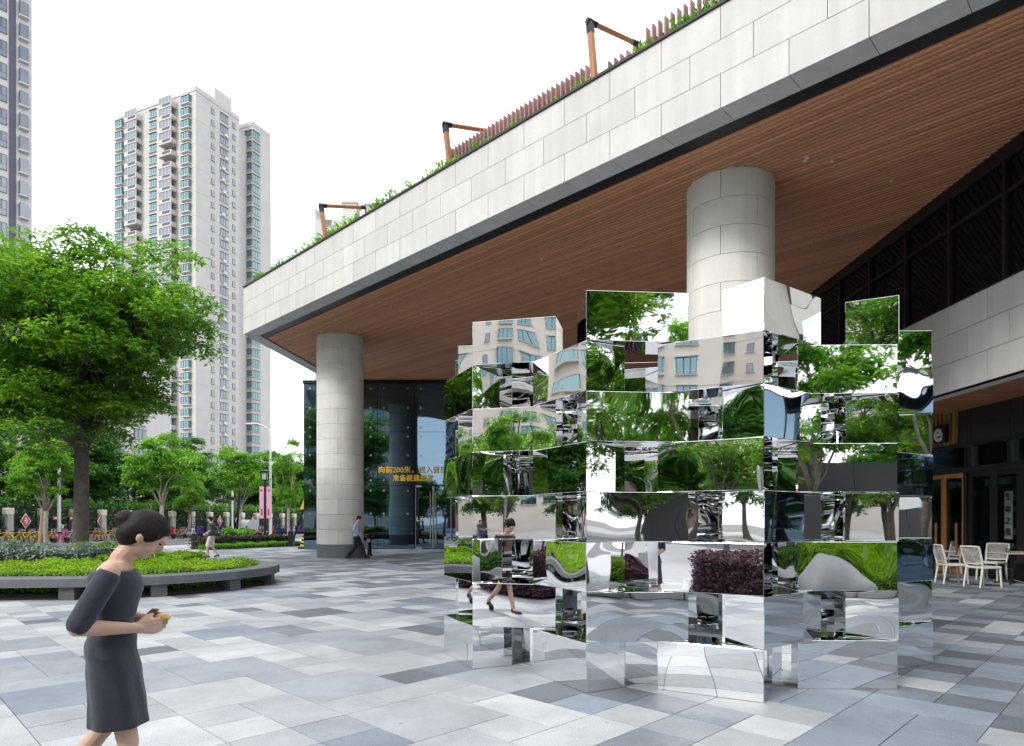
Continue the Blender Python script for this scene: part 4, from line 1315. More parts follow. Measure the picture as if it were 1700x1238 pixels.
def tree_meshes(seed, trunk_h, trunk_r, crown_c, crown_r, n_limb, n_sub, n_leaf, leaf, lm, bm_, clump=(0.85, 0.5), lean=0.0, flat=0.6, droop=0.35, low=-0.55, tw=6):
    """trunk and crown meshes of one tree; crown_c is the crown's centre, crown_r its three radii"""
    rg = random.Random(seed); nr = np.random.default_rng(seed)
    tr = MB()
    top = Vector((lean, 0, trunk_h))
    tr.tube([Vector((0, 0, -0.1)), Vector((lean * .1, 0, trunk_h * .08)), Vector((lean * .45, .02, trunk_h * .5)), top], [trunk_r * 1.35, trunk_r * 1.05, trunk_r * .92, trunk_r * .86], 12)
    cc = Vector(crown_c)
    ends = []
    for i in range(n_limb):
        a = 2 * math.pi * (i + rg.uniform(-.3, .3)) / n_limb
        el = rg.uniform(low * .5, 0.95)
        rr = rg.uniform(.45, .8)
        tgt = cc + Vector((math.cos(a) * crown_r[0] * rr * math.sqrt(max(0.05, 1 - el * el * .8)), math.sin(a) * crown_r[1] * rr * math.sqrt(max(0.05, 1 - el * el * .8)), el * crown_r[2] * .75))
        pts = bend(top - Vector((0, 0, rg.uniform(0, .25) * trunk_h * .3)), tgt, rg, .10, 5)
        r0 = trunk_r * rg.uniform(.42, .62)
        tr.tube(pts, [r0 * (1 - .72 * k / 5) for k in range(6)], 7)
        ends.append(tgt)
        for j in range(n_sub):
            k = rg.randint(2, 5)
            b = pts[k]
            dv = Vector((rg.gauss(0, 1), rg.gauss(0, 1), rg.gauss(0.1, .8))).normalized()
            e = b + Vector((dv.x * crown_r[0], dv.y * crown_r[1], dv.z * crown_r[2])) * rg.uniform(.3, .55)
            q = e - cc; s = math.sqrt((q.x / crown_r[0]) ** 2 + (q.y / crown_r[1]) ** 2 + (q.z / crown_r[2]) ** 2)
            if s > 0.97: e = cc + q * (0.97 / s)
            if q.z < low * crown_r[2]: e.z = cc.z + low * crown_r[2] * rg.uniform(.6, 1)
            p2 = bend(b, e, rg, .12, 4)
            r1 = r0 * .38
            tr.tube(p2, [r1 * (1 - .75 * m_ / 4) for m_ in range(5)], 5)
            ends.append(e)
            for _ in range(2):
                e2 = e + Vector((rg.gauss(0, 1) * .6, rg.gauss(0, 1) * .6, rg.gauss(0, .5))) * crown_r[0] * .22
                tr.tube(bend(p2[rg.randint(1, 3)], e2, rg, .1, 3), [r1 * .45, r1 * .35, r1 * .25, r1 * .12], 4)
                ends.append(e2)
    tmesh = tr.mesh('trunk', bm_, smooth=True)
    E = np.array([tuple(e) for e in ends])
    n_e = len(E)
    wts = nr.uniform(.5, 1.5, n_e); wts /= wts.sum()
    # leaves sit in twig tufts: each tuft a handful of leaves fanning from one point on a flattened pad
    n_t = n_leaf // tw
    idx = nr.choice(n_e, n_t, p=wts)
    rad = (nr.uniform(.6, 1.25, n_e) * clump[0])[idx]
    v = nr.normal(size=(n_t, 3)); v /= np.linalg.norm(v, axis=1, keepdims=True)
    v[:, 2] = np.where(v[:, 2] < -.25, -v[:, 2] * .7, v[:, 2])
    rr = nr.uniform(.35, 1.0, n_t) ** .5
    T = E[idx] + v * np.stack([rad * rr, rad * rr, rad * rr * flat], 1)
    C = np.repeat(T, tw, 0); vv = np.repeat(v, tw, 0)
    n = len(C)
    ang = np.tile(np.arange(tw) * (2 * math.pi / tw), n_t) + np.repeat(nr.uniform(0, 6.28, n_t), tw) + nr.normal(0, .25, n)
    D = np.stack([np.cos(ang), np.sin(ang), nr.normal(-droop, .3, n)], 1) + vv * .35
    Nn = np.stack([nr.normal(0, .35, n), nr.normal(0, .35, n), np.ones(n)], 1) + vv * .5
    ln = leaf * nr.uniform(.7, 1.3, n)
    Dn = D / np.linalg.norm(D, axis=1, keepdims=True)
    C = C + Dn * ln[:, None] * .55 + nr.normal(0, leaf * .25, (n, 3))
    cmesh = leaves_mesh('crown', C, D, Nn, ln, ln * nr.uniform(.38, .52, n), lm)
    return tmesh, cmesh

def place_tree(name, meshes, loc, label, group=None, rz=0.0, s=1.0, sz=None):
    t = empty(name, loc, label, 'tree', group, rz)
    t.scale = (s, s, sz or s)
    link_mesh('trunk', meshes[0], t); link_mesh('crown', meshes[1], t)
    return t

# --- the big camphor in the round planter
TX, TY = (133 - 850) / FPX * 19.5, 19.5
camphor = tree_meshes(11, 3.55, 0.215, (-0.60, 0.2, 6.40), (3.65, 3.65, 3.65), 12, 8, 96000, 0.155, M['leaf_camphor'], M['bark_dark'], clump=(1.0, .5), lean=0.05, flat=.55, low=-.62)
place_tree('camphor_tree', camphor, (TX, TY, 0.1), 'large spreading evergreen tree with a straight dark trunk in the planter', rz=R(0))

# --- slim street trees with pale forked limbs
young = [tree_meshes(20 + k, 2.3, 0.13, (0.1, 0, 5.0), (1.95, 1.95, 2.7), 7, 3, 8600, 0.21, M['leaf_plane'], M['bark_pale'], clump=(.62, .5), lean=.1 * (k - 1), flat=.7, droop=.5, low=-.75, tw=6) for k in range(3)]
dense = [tree_meshes(40 + k, 3.0, 0.22, (0, 0, 6.4), (3.7, 3.7, 4.3), 10, 6, 26000, 0.34, M['leaf_dense'] if k else M['leaf_green'], M['bark_dark'], clump=(1.15, .6), flat=.8, low=-.9, tw=6) for k in range(2)]
roundt = tree_meshes(60, 2.6, 0.20, (0.3, 0, 5.6), (3.2, 3.2, 3.0), 8, 5, 30000, 0.16, M['leaf_camphor'], M['bark_dark'], clump=(.8, .5), lean=.25, flat=.6, low=-.7)

sg = 'slim pale-barked trees along the street'
def gpt(px, py): return atz(px, py, 0)
slim = [  # pixel of the foot, mesh, scale, height scale, label
    (270, 903, 0, 1.10, 1.12, 'slim pale tree with wide forked limbs between the camphor and the walking man'),
    (397, 895, 1, 1.12, 1.08, 'slim tree tied to a dark stake behind the trimmed hedge strip'),
    (479, 892, 2, 1.02, 1.15, 'slim leafy tree beside the glass lobby corner'),
    (45, 901, 2, 0.95, 1.0, 'thin white-stemmed tree next to the parked yellow bicycles'),
    (76, 906, 1, 0.95, 0.92, 'crooked rough-barked tree propped by a pale pole'),
    (313, 893, 2, 0.98, 0.95, 'slim tree by the fence behind the man in white shorts'),
    (456, 886, 0, 0.95, 0.95, 'slim tree on the far pavement behind the lantern post'),
    (372, 888, 1, 1.0, 1.0, 'slim tree on the far pavement beside the three-wheeler'),
]
for px, py, k, s, sz, lab in slim:
    place_tree('street_tree', young[k], gpt(px, py), lab, sg, rz=R(px * 7 % 360), s=s, sz=sz)
# --- tall trees behind the fence
rg = random.Random(5)
bl = ['dense green tree rising behind the street fence', 'dark evergreen tree standing behind the street fence']
for k in range(26):
    s = -66 + k * 6.3
    p = street_pt(s, -4.5 - rg.uniform(0, 2.5) - (3.5 if k % 2 else 0))
    kk = k % 2
    place_tree('tall_tree', dense[kk], (p.x, p.y, 0), bl[1 - kk] if False else bl[kk], 'trees behind the fence' if kk == 0 else 'evergreens behind the fence', rz=rg.uniform(0, 6), s=rg.uniform(.95, 1.2), sz=rg.uniform(.8, 1.05))

# ---------------------------------------------------------------- planter with its bench ring
plc = Vector((-8.75, 15.45, 0)); PRAD = 3.1
pd = Vector((-0.985, -0.10, 0)).normalized(); pn = Vector((-pd.y, pd.x, 0))     # planter axis runs off to the left
if pn.y < 0: pn = -pn
PLEN = 13.0
def stadium(r, n=18):
    """outline of the planter at half-width r: near side from the left, round the right end, far side back"""
    pts = [plc + pd * PLEN - pn * r]
    for k in range(12, 0, -1): pts.append(plc + pd * PLEN * (k / 12.0 - 1 / 12.0) - pn * r)
    a0 = math.atan2(-pn.y, -pn.x)
    for k in range(1, n):
        a = a0 + math.pi * k / n
        pts.append(plc + Vector((math.cos(a), math.sin(a), 0)) * r)
    for k in range(13): pts.append(plc + pd * PLEN * (k / 12.0) + pn * r)
    return pts
M['bench'] = speckle('bench_granite', (0.12, 0.127, 0.142), (0.06, 0.065, 0.075), (0.20, 0.21, 0.235), rough=0.5, fine=150)
M['bench_leg'] = speckle('bench_leg_granite', (0.105, 0.11, 0.11), (0.06, 0.065, 0.07), (0.16, 0.165, 0.17), fine=150)
planter = empty('bench_planter', plc, 'rounded grey stone bench ring enclosing the clipped green planting bed', 'bench')
outp, inp = stadium(PRAD), stadium(PRAD - 0.50)
seg_len = 3
i = 0
ZBT, ZBB = 0.43, 0.25
while i < len(outp) - 1:
    j = min(i + seg_len, len(outp) - 1)
    q = MB()
    ring = []
    for k in range(i, j + 1):
        ring.append((outp[k], inp[k]))
    vs, fs = [], []
    for o_, i_ in ring:
        dd = (o_ - i_).normalized()
        vs += [(o_.x, o_.y, ZBB), ((o_ + dd * .0).x, (o_ + dd * 0).y, ZBT - .02), ((o_ - dd * .02).x, (o_ - dd * .02).y, ZBT), (i_.x, i_.y, ZBT), (i_.x, i_.y, ZBB)]
    for k in range(len(ring) - 1):
        for e in range(5):
            fs.append((k * 5 + e, k * 5 + (e + 1) % 5, (k + 1) * 5 + (e + 1) % 5, (k + 1) * 5 + e))
    fs += [(4, 3, 2, 1, 0), tuple((len(ring) - 1) * 5 + e for e in range(5))]
    q.add(vs, fs); q.build('bench_slab', M['bench'], planter)
    # leg under each joint
    o_, i_ = outp[j], inp[j]
    dd = (o_ - i_).normalized(); tt = Vector((-dd.y, dd.x, 0))
    c1, c2 = o_ - dd * 0.07, i_ + dd * 0.06
    q = MB(); q.prism([c1 + tt * .14, c1 - tt * .14, c2 - tt * .14, c2 + tt * .14], 0.0, ZBB - 0.002); q.build('bench_leg', M['bench_leg'], planter)
    i = j
q = MB(); q.prism(stadium(PRAD - 0.30), 0.001, 0.10); q.prism(stadium(PRAD - 0.22), 0.001, 0.055); q.build('bed_soil', M['soil'], planter)

def in_poly(P, poly):
    x, y = P[:, 0], P[:, 1]
    inside = np.zeros(len(P), bool)
    n = len(poly)
    for i in range(n):
        x0, y0 = poly[i].x, poly[i].y; x1, y1 = poly[(i + 1) % n].x, poly[(i + 1) % n].y
        c = ((y0 > y) != (y1 > y)) & (x < (x1 - x0) * (y - y0) / (y1 - y0 + 1e-12) + x0)
        inside ^= c
    return inside

def hedge(name, poly, z0, z1, n, leaf, m, label, seed, rough=0.10, sides=0.35, upright=0.5, wob=1.3, cat='hedge', group=None, aspect=0.5):
    """clipped planting: leaves over a bumpy top and down the sides, on a dark core"""
    nr = np.random.default_rng(seed)
    xs, ys = [p.x for p in poly], [p.y for p in poly]
    area_pts = []
    while sum(len(a) for a in area_pts) < n:
        P = np.stack([nr.uniform(min(xs), max(xs), n * 2), nr.uniform(min(ys), max(ys), n * 2)], 1)
        area_pts.append(P[in_poly(P, poly)])
    P = np.concatenate(area_pts)[:n]
    h = np.sin(P[:, 0] * wob * 2.1 + seed) * np.cos(P[:, 1] * wob * 1.7 + seed * 2) * .5 + np.sin(P[:, 0] * wob * 5.3 + P[:, 1] * wob * 4.1) * .3 + np.sin(P[:, 0] * wob * 11 - P[:, 1] * wob * 9) * .2
    Z = z1 + rough * h - nr.exponential(rough * .6, n)
    C = np.stack([P[:, 0], P[:, 1], Z], 1)
    Nn = np.stack([nr.normal(0, .5, n), nr.normal(0, .5, n), np.ones(n)], 1)
    ns = int(n * sides)
    if ns:
        seg = []
        for i in range(len(poly)):
            a, b = poly[i], poly[(i + 1) % len(poly)]
            seg.append((b - a).length)
        seg = np.array(seg); ii = nr.choice(len(poly), ns, p=seg / seg.sum()); tt = nr.uniform(0, 1, ns)
        A = np.array([[p.x, p.y] for p in poly]); B = np.roll(A, -1, 0)
        E = A[ii] * (1 - tt[:, None]) + B[ii] * tt[:, None]
        dv = B[ii] - A[ii]; dv /= np.linalg.norm(dv, axis=1, keepdims=True) + 1e-9
        ctr = A.mean(0)
        on = np.stack([dv[:, 1], -dv[:, 0]], 1)
        ar = sum(poly[i].x * poly[(i + 1) % len(poly)].y - poly[(i + 1) % len(poly)].x * poly[i].y for i in range(len(poly)))
        if ar < 0: on = -on
        E = E + on * nr.normal(0, rough * .5, ns)[:, None]
        Cs = np.stack([E[:, 0], E[:, 1], nr.uniform(z0, z1, ns)], 1)
        Ns = np.stack([on[:, 0], on[:, 1], np.full(ns, .5)], 1) + nr.normal(0, .35, (ns, 3))
        C = np.concatenate([C, Cs]); Nn = np.concatenate([Nn, Ns])
    N_ = len(C)
    a = nr.uniform(0, 6.283, N_)
    D = np.stack([np.cos(a), np.sin(a), nr.normal(upright, .5, N_)], 1)
    ln = leaf * nr.uniform(.6, 1.3, N_)
    o3 = sum(poly, Vector()) / len(poly)
    t = empty(name, (o3.x, o3.y, 0), label, cat, group)
    C = C - np.array([o3.x, o3.y, 0])
    link_mesh('foliage', leaves_mesh('foliage', C, D, Nn, ln, ln * aspect, m), t)
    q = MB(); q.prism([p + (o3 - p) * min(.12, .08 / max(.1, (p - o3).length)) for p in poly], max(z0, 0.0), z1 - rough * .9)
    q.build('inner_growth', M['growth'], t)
    return t
inner_line = stadium(PRAD - 0.54)
# lime hedge takes the near two thirds, the grey shrubs and a green hump stand behind
def bed(n0, n1, l0, l1, r=PRAD - 0.56):
    """patch of the bed between across-axis n0..n1 and along-axis l0..l1 (l from the round end's centre)"""
    pts = []
    for k in range(21):
        l = l0 + (l1 - l0) * k / 20
        lim = r if l >= 0 else math.sqrt(max(0.0, r * r - l * l))
        pts.append(plc + pd * l + pn * max(n0, -lim))
    for k in range(20, -1, -1):
        l = l0 + (l1 - l0) * k / 20
        lim = r if l >= 0 else math.sqrt(max(0.0, r * r - l * l))
        pts.append(plc + pd * l + pn * min(n1, lim))
    return pts
hedge('lime_hedge', bed(-9, 0.95, -2.45, 8.5), 0.06, 0.55, 36000, 0.066, M['leaf_lime'], 'yellow-green clipped hedge filling the planter behind the stone bench', 3, rough=0.11, sides=.5)
hedge('grey_shrub', bed(1.0, 1.95, 1.6, 8.5), 0.06, 0.86, 10000, 0.095, M['leaf_grey'], 'silvery grey-green shrubs around the foot of the camphor', 4, rough=0.2, cat='shrub', aspect=.4)
hedge('green_hump', bed(1.0, 2.5, -0.6, 1.45), 0.06, 0.66, 8000, 0.075, M['leaf_lime'], 'rounded green shrub hump between the camphor and the walking man', 5, rough=0.12, cat='shrub')
hedge('back_hedge', bed(1.98, 2.5, 1.6, 8.5), 0.06, 0.88, 5000, 0.075, M['leaf_lime'], 'light green shrub row at the back of the planter', 6, rough=0.14, cat='hedge')
# hedge strip by the lobby: dark upper row, pale lower grass edge
ha = [atz(372, 912, 0), atz(500, 906, 0)]
hd = (ha[1] - ha[0]).normalized(); hn = Vector((-hd.y, hd.x, 0))
hedge('dark_hedge', [ha[0] + hn * 0.9 - hd * .5, ha[1] + hn * 0.9, ha[1] + hn * 2.0, ha[0] + hn * 2.0 - hd * .5], 0.0, 0.62, 9000, 0.11, M['leaf_dark'], 'low dark reddish hedge strip beside the glass lobby', 7, rough=0.12)
hedge('grass_edging', [ha[0] - hd * .8, ha[1], ha[1] + hn * 0.88, ha[0] + hn * 0.88 - hd * .8], 0.0, 0.26, 8000, 0.13, M['leaf_plane'], 'pale grassy edging in front of the dark hedge strip', 8, rough=0.1, upright=1.4, aspect=.22, cat='edging')
hedge('small_shrub', [atz(393, 903, 0) + Vector((x, y, 0)) for x, y in ((-.8, -.5), (.9, -.5), (.9, .6), (-.8, .6))], 0.0, 0.95, 2500, 0.14, M['leaf_plane'], 'small bright shrub at the foot of the staked tree', 9, rough=0.25, cat='shrub')
hedge('street_hedge', [street_pt(-8, -0.2), street_pt(95, -0.2), street_pt(95, -2.2), street_pt(-8, -2.2)], 0.0, 3.0, 24000, 0.26, M['leaf_dense'], 'dark green hedge growing behind the street fence', 10, rough=0.5, sides=.6)
# ================================================================ street furniture
M['pillar'] = mat('fence_pillar_concrete', (0.40, 0.39, 0.37), 0.85, var=0.15, scale=2)
M['pillar_cap'] = mat('pillar_cap_cream', (0.66, 0.62, 0.50), 0.7)
M['rail'] = mat('fence_rail_black', (0.025, 0.027, 0.03), 0.5)
M['red'] = mat('sign_red', (0.55, 0.02, 0.05), 0.5, var=0.08)
M['pink'] = mat('banner_pink', (0.62, 0.34, 0.46), 0.7, var=0.15, scale=3)
M['yellow'] = mat('safety_yellow', (0.75, 0.52, 0.03), 0.5, var=0.08)
M['pole_white'] = mat('lamp_pole_white', (0.62, 0.64, 0.66), 0.35, 0.2, var=0.05)
fence = empty('street_fence', street_pt(-10, 0), 'black railing fence with cream-capped concrete pillars across the road', 'fence')
pil = MB(); pil.box((0, 0, 0.95), (0.42, 0.42, 1.9)); pilm = pil.mesh('pillar', M['pillar'])
cap = MB(); cap.rbox((0, 0, 2.14), (0.50, 0.50, 0.46), 0.04); capm = cap.mesh('pillar_cap', M['pillar_cap'])
pst = MB(); pst.tube([(0, 0, 2.3), (0, 0, 3.0)], 0.025, 6)
pstm = pst.mesh('pillar_spike', M['steel'])
bay = MB()
for k in range(12):
    bay.box((0, 0.29 + k * 0.175, 0.95), (0.03, 0.03, 1.7))
for z in (0.25, 1.0, 1.72): bay.box((0.002, 1.25, z), (0.04, 2.1, 0.05))
baym = bay.mesh('rail_bay', M['rail'])
base = MB(); base.box((0, 1.25, 0.25), (0.22, 2.08, 0.5)); basem = base.mesh('plinth', M['pillar'])
FRZ = math.atan2(RS.y, RS.x) - R(90)
for k in range(34):
    s = -10 + 2.5 * k
    p = street_pt(s, 0) - fence.location
    po = link_mesh('pillar', pilm, fence, p, (0, 0, FRZ))
    link_mesh('pillar_cap', capm, po); link_mesh('pillar_spike', pstm, po)
    link_mesh('rail_bay', baym, fence, p, (0, 0, FRZ)); link_mesh('plinth', basem, fence, p, (0, 0, FRZ))
# diamond notices hung on the railings
dm = MB()
def diamond(w, h, x0, x1, mi):
    pts = [(0, -w / 2, 0), (0, 0, -h / 2), (0, w / 2, 0), (0, 0, h / 2)]
    vs = [(x0, y, z) for _, y, z in pts] + [(x1, y, z) for _, y, z in pts]
    dm.add(vs, [(0, 1, 2, 3), (7, 6, 5, 4), (0, 4, 5, 1), (1, 5, 6, 2), (2, 6, 7, 3), (3, 7, 4, 0)], mi)
diamond(0.78, 1.05, 0.0, 0.03, 1); diamond(0.64, 0.88, 0.025, 0.045, 0)
dm.box((0.05, 0.0, 0.02), (0.012, 0.30, 0.05), mi=1); dm.box((0.05, 0.0, 0.02), (0.011, 0.05, 0.42), mi=1)
dm.box((0.05, 0.0, 0.12), (0.010, 0.20, 0.04), mi=1); dm.box((0.05, 0.0, -0.09), (0.010, 0.22, 0.04), mi=1)
dmm = dm.mesh('diamond_sign', [M['red'], M['white']])
for px in (41, 167, 248, 314.5, 364, 393, 419):
    r = (px - 850) / FPX
    s = (r * FENCE0.y - FENCE0.x) / (RS.x - r * RS.y)
    p = street_pt(s, 0.06); 
    o = link_mesh('diamond_sign', dmm, None, (p.x, p.y, 1.52), (0, 0, FRZ)); tag(o, 'red diamond notice with a white border hung on the street fence', 'sign', 'red diamond notices on the fence')
for px in (92, 119):
    r = (px - 850) / FPX; s = (r * FENCE0.y - FENCE0.x) / (RS.x - r * RS.y); p = street_pt(s, 0.08)
    q = MB(); q.box((p.x, p.y, 1.72), (0.03, 0.55, 0.28), FRZ); q.box((p.x + .012, p.y - .004, 1.72), (0.03, 0.42, 0.10), FRZ, mi=1)
    o = q.build('notice_plate', [M['red'], M['white']], org=(p.x, p.y, 1.58), loc=(p.x, p.y, 1.58)); tag(o, 'small red and white notice plate on the street fence', 'sign', 'small notice plates on the fence')

# --- bicycles and scooters parked in a row
M['tyre'] = mat('tyre_rubber', (0.018, 0.018, 0.018), 0.8)
M['bike_paint'] = paint('bike_paint')
M['chrome'] = mat('chrome', (0.6, 0.6, 0.6), 0.2, 1.0)
def torus(mb, c, r, t, seg=18, sub=6):
    pts = [(c[0] + r * math.cos(2 * math.pi * k / seg), c[1], c[2] + r * math.sin(2 * math.pi * k / seg)) for k in range(seg + 1)]
    mb.tube(pts, t, sub, cap=False)
def bike_parts():
    P = {}
    for nm, x in (('wheel_front', 0.53), ('wheel_rear', -0.53)):
        q = MB(); torus(q, (x, 0, 0.32), 0.31, 0.022)
        for k in range(8):
            a = math.pi * k / 8; q.tube([(x - .3 * math.cos(a), 0, .32 - .3 * math.sin(a)), (x + .3 * math.cos(a), 0, .32 + .3 * math.sin(a))], 0.004, 3)
        P[nm] = q.mesh('wheel', M['tyre'])
    q = MB()
    q.tube([(-0.53, 0, .32), (-0.18, 0, .34), (-0.30, 0, .80)], 0.022, 6); q.tube([(-.18, 0, .34), (.38, 0, .74)], 0.028, 6); q.tube([(-.26, 0, .70), (.37, 0, .82)], 0.025, 6)
    q.tube([(.53, 0, .32), (.36, 0, .92)], 0.02, 6); q.tube([(-.53, 0, .32), (-.28, 0, .72)], 0.016, 6)
    for x in (.53, -.53):
        pts = [(x + .345 * math.cos(R(a)), 0, .32 + .345 * math.sin(R(a))) for a in range(20, 170, 20)]
        q.tube(pts, 0.022, 4)
    P['frame'] = q.mesh('frame', M['bike_paint'])
    q = MB(); q.tube([(.30, -.27, .98), (.36, -.1, 1.0), (.36, .1, 1.0), (.30, .27, .98)], 0.014, 6); q.tube([(.36, 0, .9), (.36, 0, 1.0)], .014, 6)
    P['handlebar'] = q.mesh('handlebar', M['tyre'])
    q = MB(); q.rbox((-.31, 0, .86), (.26, .16, .06), .02); q.tube([(-.30, 0, .78), (-.31, 0, .84)], .014, 6)
    P['saddle'] = q.mesh('saddle', M['tyre'])
    q = MB()
    for z in (.78, .88, .97): q.tube([(.45, -.13, z), (.72, -.13, z), (.72, .13, z), (.45, .13, z), (.45, -.13, z)], .008, 4)
    for x, y in ((.45, -.13), (.72, -.13), (.72, .13), (.45, .13), (.58, -.13), (.58, .13), (.72, 0)): q.tube([(x, y, .76), (x, y, .98)], .006, 4)
    q.box((.585, 0, .765), (.27, .26, .01))
    P['basket'] = q.mesh('basket', M['chrome'])
    return P
BK = bike_parts()
def scooter_parts():
    P = {}
    for x in (.56, -.52):
        q = MB(); torus(q, (x, 0, 0.23), 0.18, 0.06, 16, 6); q.tube([(x, -.03, .23), (x, .03, .23)], .10, 10)
        P['wheel%d' % (x > 0)] = q.mesh('wheel', M['tyre'])
    q = MB()
    q.rbox((-.36, 0, .50), (.72, .30, .34), .08); q.rbox((.06, 0, .28), (.62, .30, .08), .03)
    q.add([(.30, -.2, .3), (.30, .2, .3), (.44, .19, .92), (.44, -.19, .92), (.36, -.2, .3), (.36, .2, .3), (.50, .14, .95), (.50, -.14, .95)],
          [(3, 2, 1, 0), (4, 5, 6, 7), (0, 1, 5, 4), (1, 2, 6, 5), (2, 3, 7, 6), (3, 0, 4, 7)])
    q.rbox((.56, 0, .43), (.34, .12, .06), .02)
    P['body'] = q.mesh('body', M['bike_paint'])
    q = MB(); q.rbox((-.30, 0, .72), (.70, .27, .11), .04); P['seat'] = q.mesh('seat', M['tyre'])
    q = MB(); q.tube([(.56, 0, .23), (.40, 0, 1.0)], .025, 6); q.tube([(.36, -.32, 1.03), (.40, -.12, 1.0), (.40, .12, 1.0), (.36, .32, 1.03)], .017, 6); q.ball((.45, 0, .98), (.09, .10, .08), 8, 6)
    P['handlebar'] = q.mesh('handlebar', M['metal_dark'])
    q = MB(); q.rbox((-.70, 0, .86), (.30, .32, .28), .04); P['top_box'] = q.mesh('top_box', M['metal_dark'])
    return P
SCT = scooter_parts()
def vehicle(name, parts, loc, rz, col, label, group, names=None, cat=None):
    t = empty(name, loc, label, cat, group, rz)
    for k, me in parts.items():
        o = link_mesh(me.name.split('.')[0], me, t)
        o.color = (*col, 1)
    return t
rg = random.Random(12)
cols_b = [('yellow', (0.75, 0.50, 0.02)), ('yellow', (0.70, 0.46, 0.02)), ('orange', (0.70, 0.20, 0.03)), ('teal', (0.04, 0.35, 0.42)), ('white', (0.6, 0.6, 0.6)), ('blue', (0.04, 0.10, 0.40))]
cols_s = [('red', (0.5, 0.03, 0.04)), ('dark grey', (0.05, 0.05, 0.06)), ('purple', (0.12, 0.05, 0.32)), ('white', (0.6, 0.6, 0.62)), ('pink', (0.6, 0.16, 0.30)), ('black', (0.015, 0.015, 0.018)), ('blue', (0.03, 0.08, 0.32))]
s = -3.0
while s < 58:
    p = street_pt(s, 1.05 + rg.uniform(-.15, .15))
    rz = math.atan2(RN.y, RN.x) + R(rg.uniform(-22, 22))
    if (s < 11 and rg.random() < .85) or rg.random() < .18:
        nm, c = rg.choice(cols_b if s > 3 else cols_b[:4])
        vehicle('parked_bicycle', BK, (p.x, p.y, -0.01), rz, c, nm + ' bicycle with a front basket parked by the street fence', nm + ' bicycles parked by the fence', cat='bicycle')
    else:
        nm, c = rg.choice(cols_s)
        vehicle('parked_scooter', SCT, (p.x, p.y, -0.01), rz, c, nm + ' motor scooter with a top box parked by the street fence', nm + ' scooters parked by the fence', cat='scooter')
    s += rg.uniform(.62, 1.0)

# --- poles and lamps
def post(name, px, d, label, cat):
    p = Vector(((px - 850) / FPX * d, d, 0)); return empty(name, p, label, cat), p
t, p = post('street_light', 449, 58, 'tall white street light whose arm reaches out over the road', 'street light')
zt = HCAM + (HOR - 722) / FPX * 58
q = MB(); q.tube([(p.x, p.y, -.1), (p.x, p.y, zt)], [0.13, 0.075], 10); q.build('pole', M['pole_white'], t)
q = MB(); q.tube([(p.x, p.y, zt - .05), (p.x - .15, p.y, zt + .5), (p.x - .7, p.y, zt + .85), (p.x - 1.2, p.y, zt + .95)], 0.05, 8); q.build('arm', M['pole_white'], t)
q = MB(); q.rbox((p.x - 1.6, p.y, zt + .98), (1.1, .34, .14), .05); q.build('lamp_head', M['pole_white'], t)
t, p = post('white_pole', 98, 46, 'plain white utility pole standing by the street fence', 'pole')
q = MB(); q.tube([(p.x, p.y, -.1), (p.x, p.y, 5.6)], [0.12, 0.10], 10); q.build('pole', M['pole_white'], t)
q = MB(); q.lathe([(.13, 0), (.13, .08), (.02, .14)], (p.x, p.y, 5.58), 10); q.build('pole_cap', M['pole_white'], t)
t, p = post('white_post', 386, 52, 'thin white signal post behind the staked tree', 'post')
q = MB(); q.tube([(p.x, p.y, -.1), (p.x, p.y, 3.9)], 0.075, 8); q.build('pole', M['pole_white'], t)
q = MB(); q.rbox((p.x, p.y, 3.3), (.34, .25, .3), .04); q.build('signal_box', M['metal_dark'], t)
t, p = post('lantern_post', 440, 41, 'black lantern post carrying two pale pink banners', 'lamp post')
zt = HCAM + (HOR - 798) / FPX * 41
q = MB(); q.tube([(p.x, p.y, 0), (p.x, p.y, .5), (p.x, p.y, zt)], [.11, .085, .06], 10); q.build('pole', M['black'], t)
q = MB(); q.lathe([(.22, 0), (.26, .03), (.26, .07), (.2, .08)], (p.x, p.y, zt), 12); q.lathe([(.2, .52), (.27, .54), (.28, .6), (.1, .66)], (p.x, p.y, zt), 12)
for k in range(8):
    a = math.pi * k / 4; q.tube([(p.x + .23 * math.cos(a), p.y + .23 * math.sin(a), zt + .06), (p.x + .25 * math.cos(a), p.y + .25 * math.sin(a), zt + .55)], .014, 5)
q.build('lantern_cage', M['black'], t)
q = MB(); q.lathe([(.15, .08), (.16, .3), (.15, .5)], (p.x, p.y, zt), 12); q.build('lantern_glass', M['frost'], t)
for sx in (-1, 1):
    q = MB(); q.box((p.x + sx * .21, p.y, zt - 1.35), (.27, .015, 2.0)); b = q.build('banner', M['pink'], t)
    q = MB(); q.box((p.x + sx * .21, p.y - .012, zt - 1.95), (.10, .008, .4)); q.box((p.x + sx * .23, p.y - .012, zt - .6), (.12, .008, .12)); q.build('banner_print', M['red'], b, org=tuple(t.location))
    for dz in (-.33, -2.37):
        q = MB(); q.tube([(p.x, p.y, zt + dz), (p.x + sx * .36, p.y, zt + dz)], .014, 5); q.build('banner_arm', M['black'], t)
M['stake_wood'] = wood_mat('stake_wood', (0.42, 0.30, 0.20), (0.56, 0.42, 0.30), 0.8, (18, 18, 2))
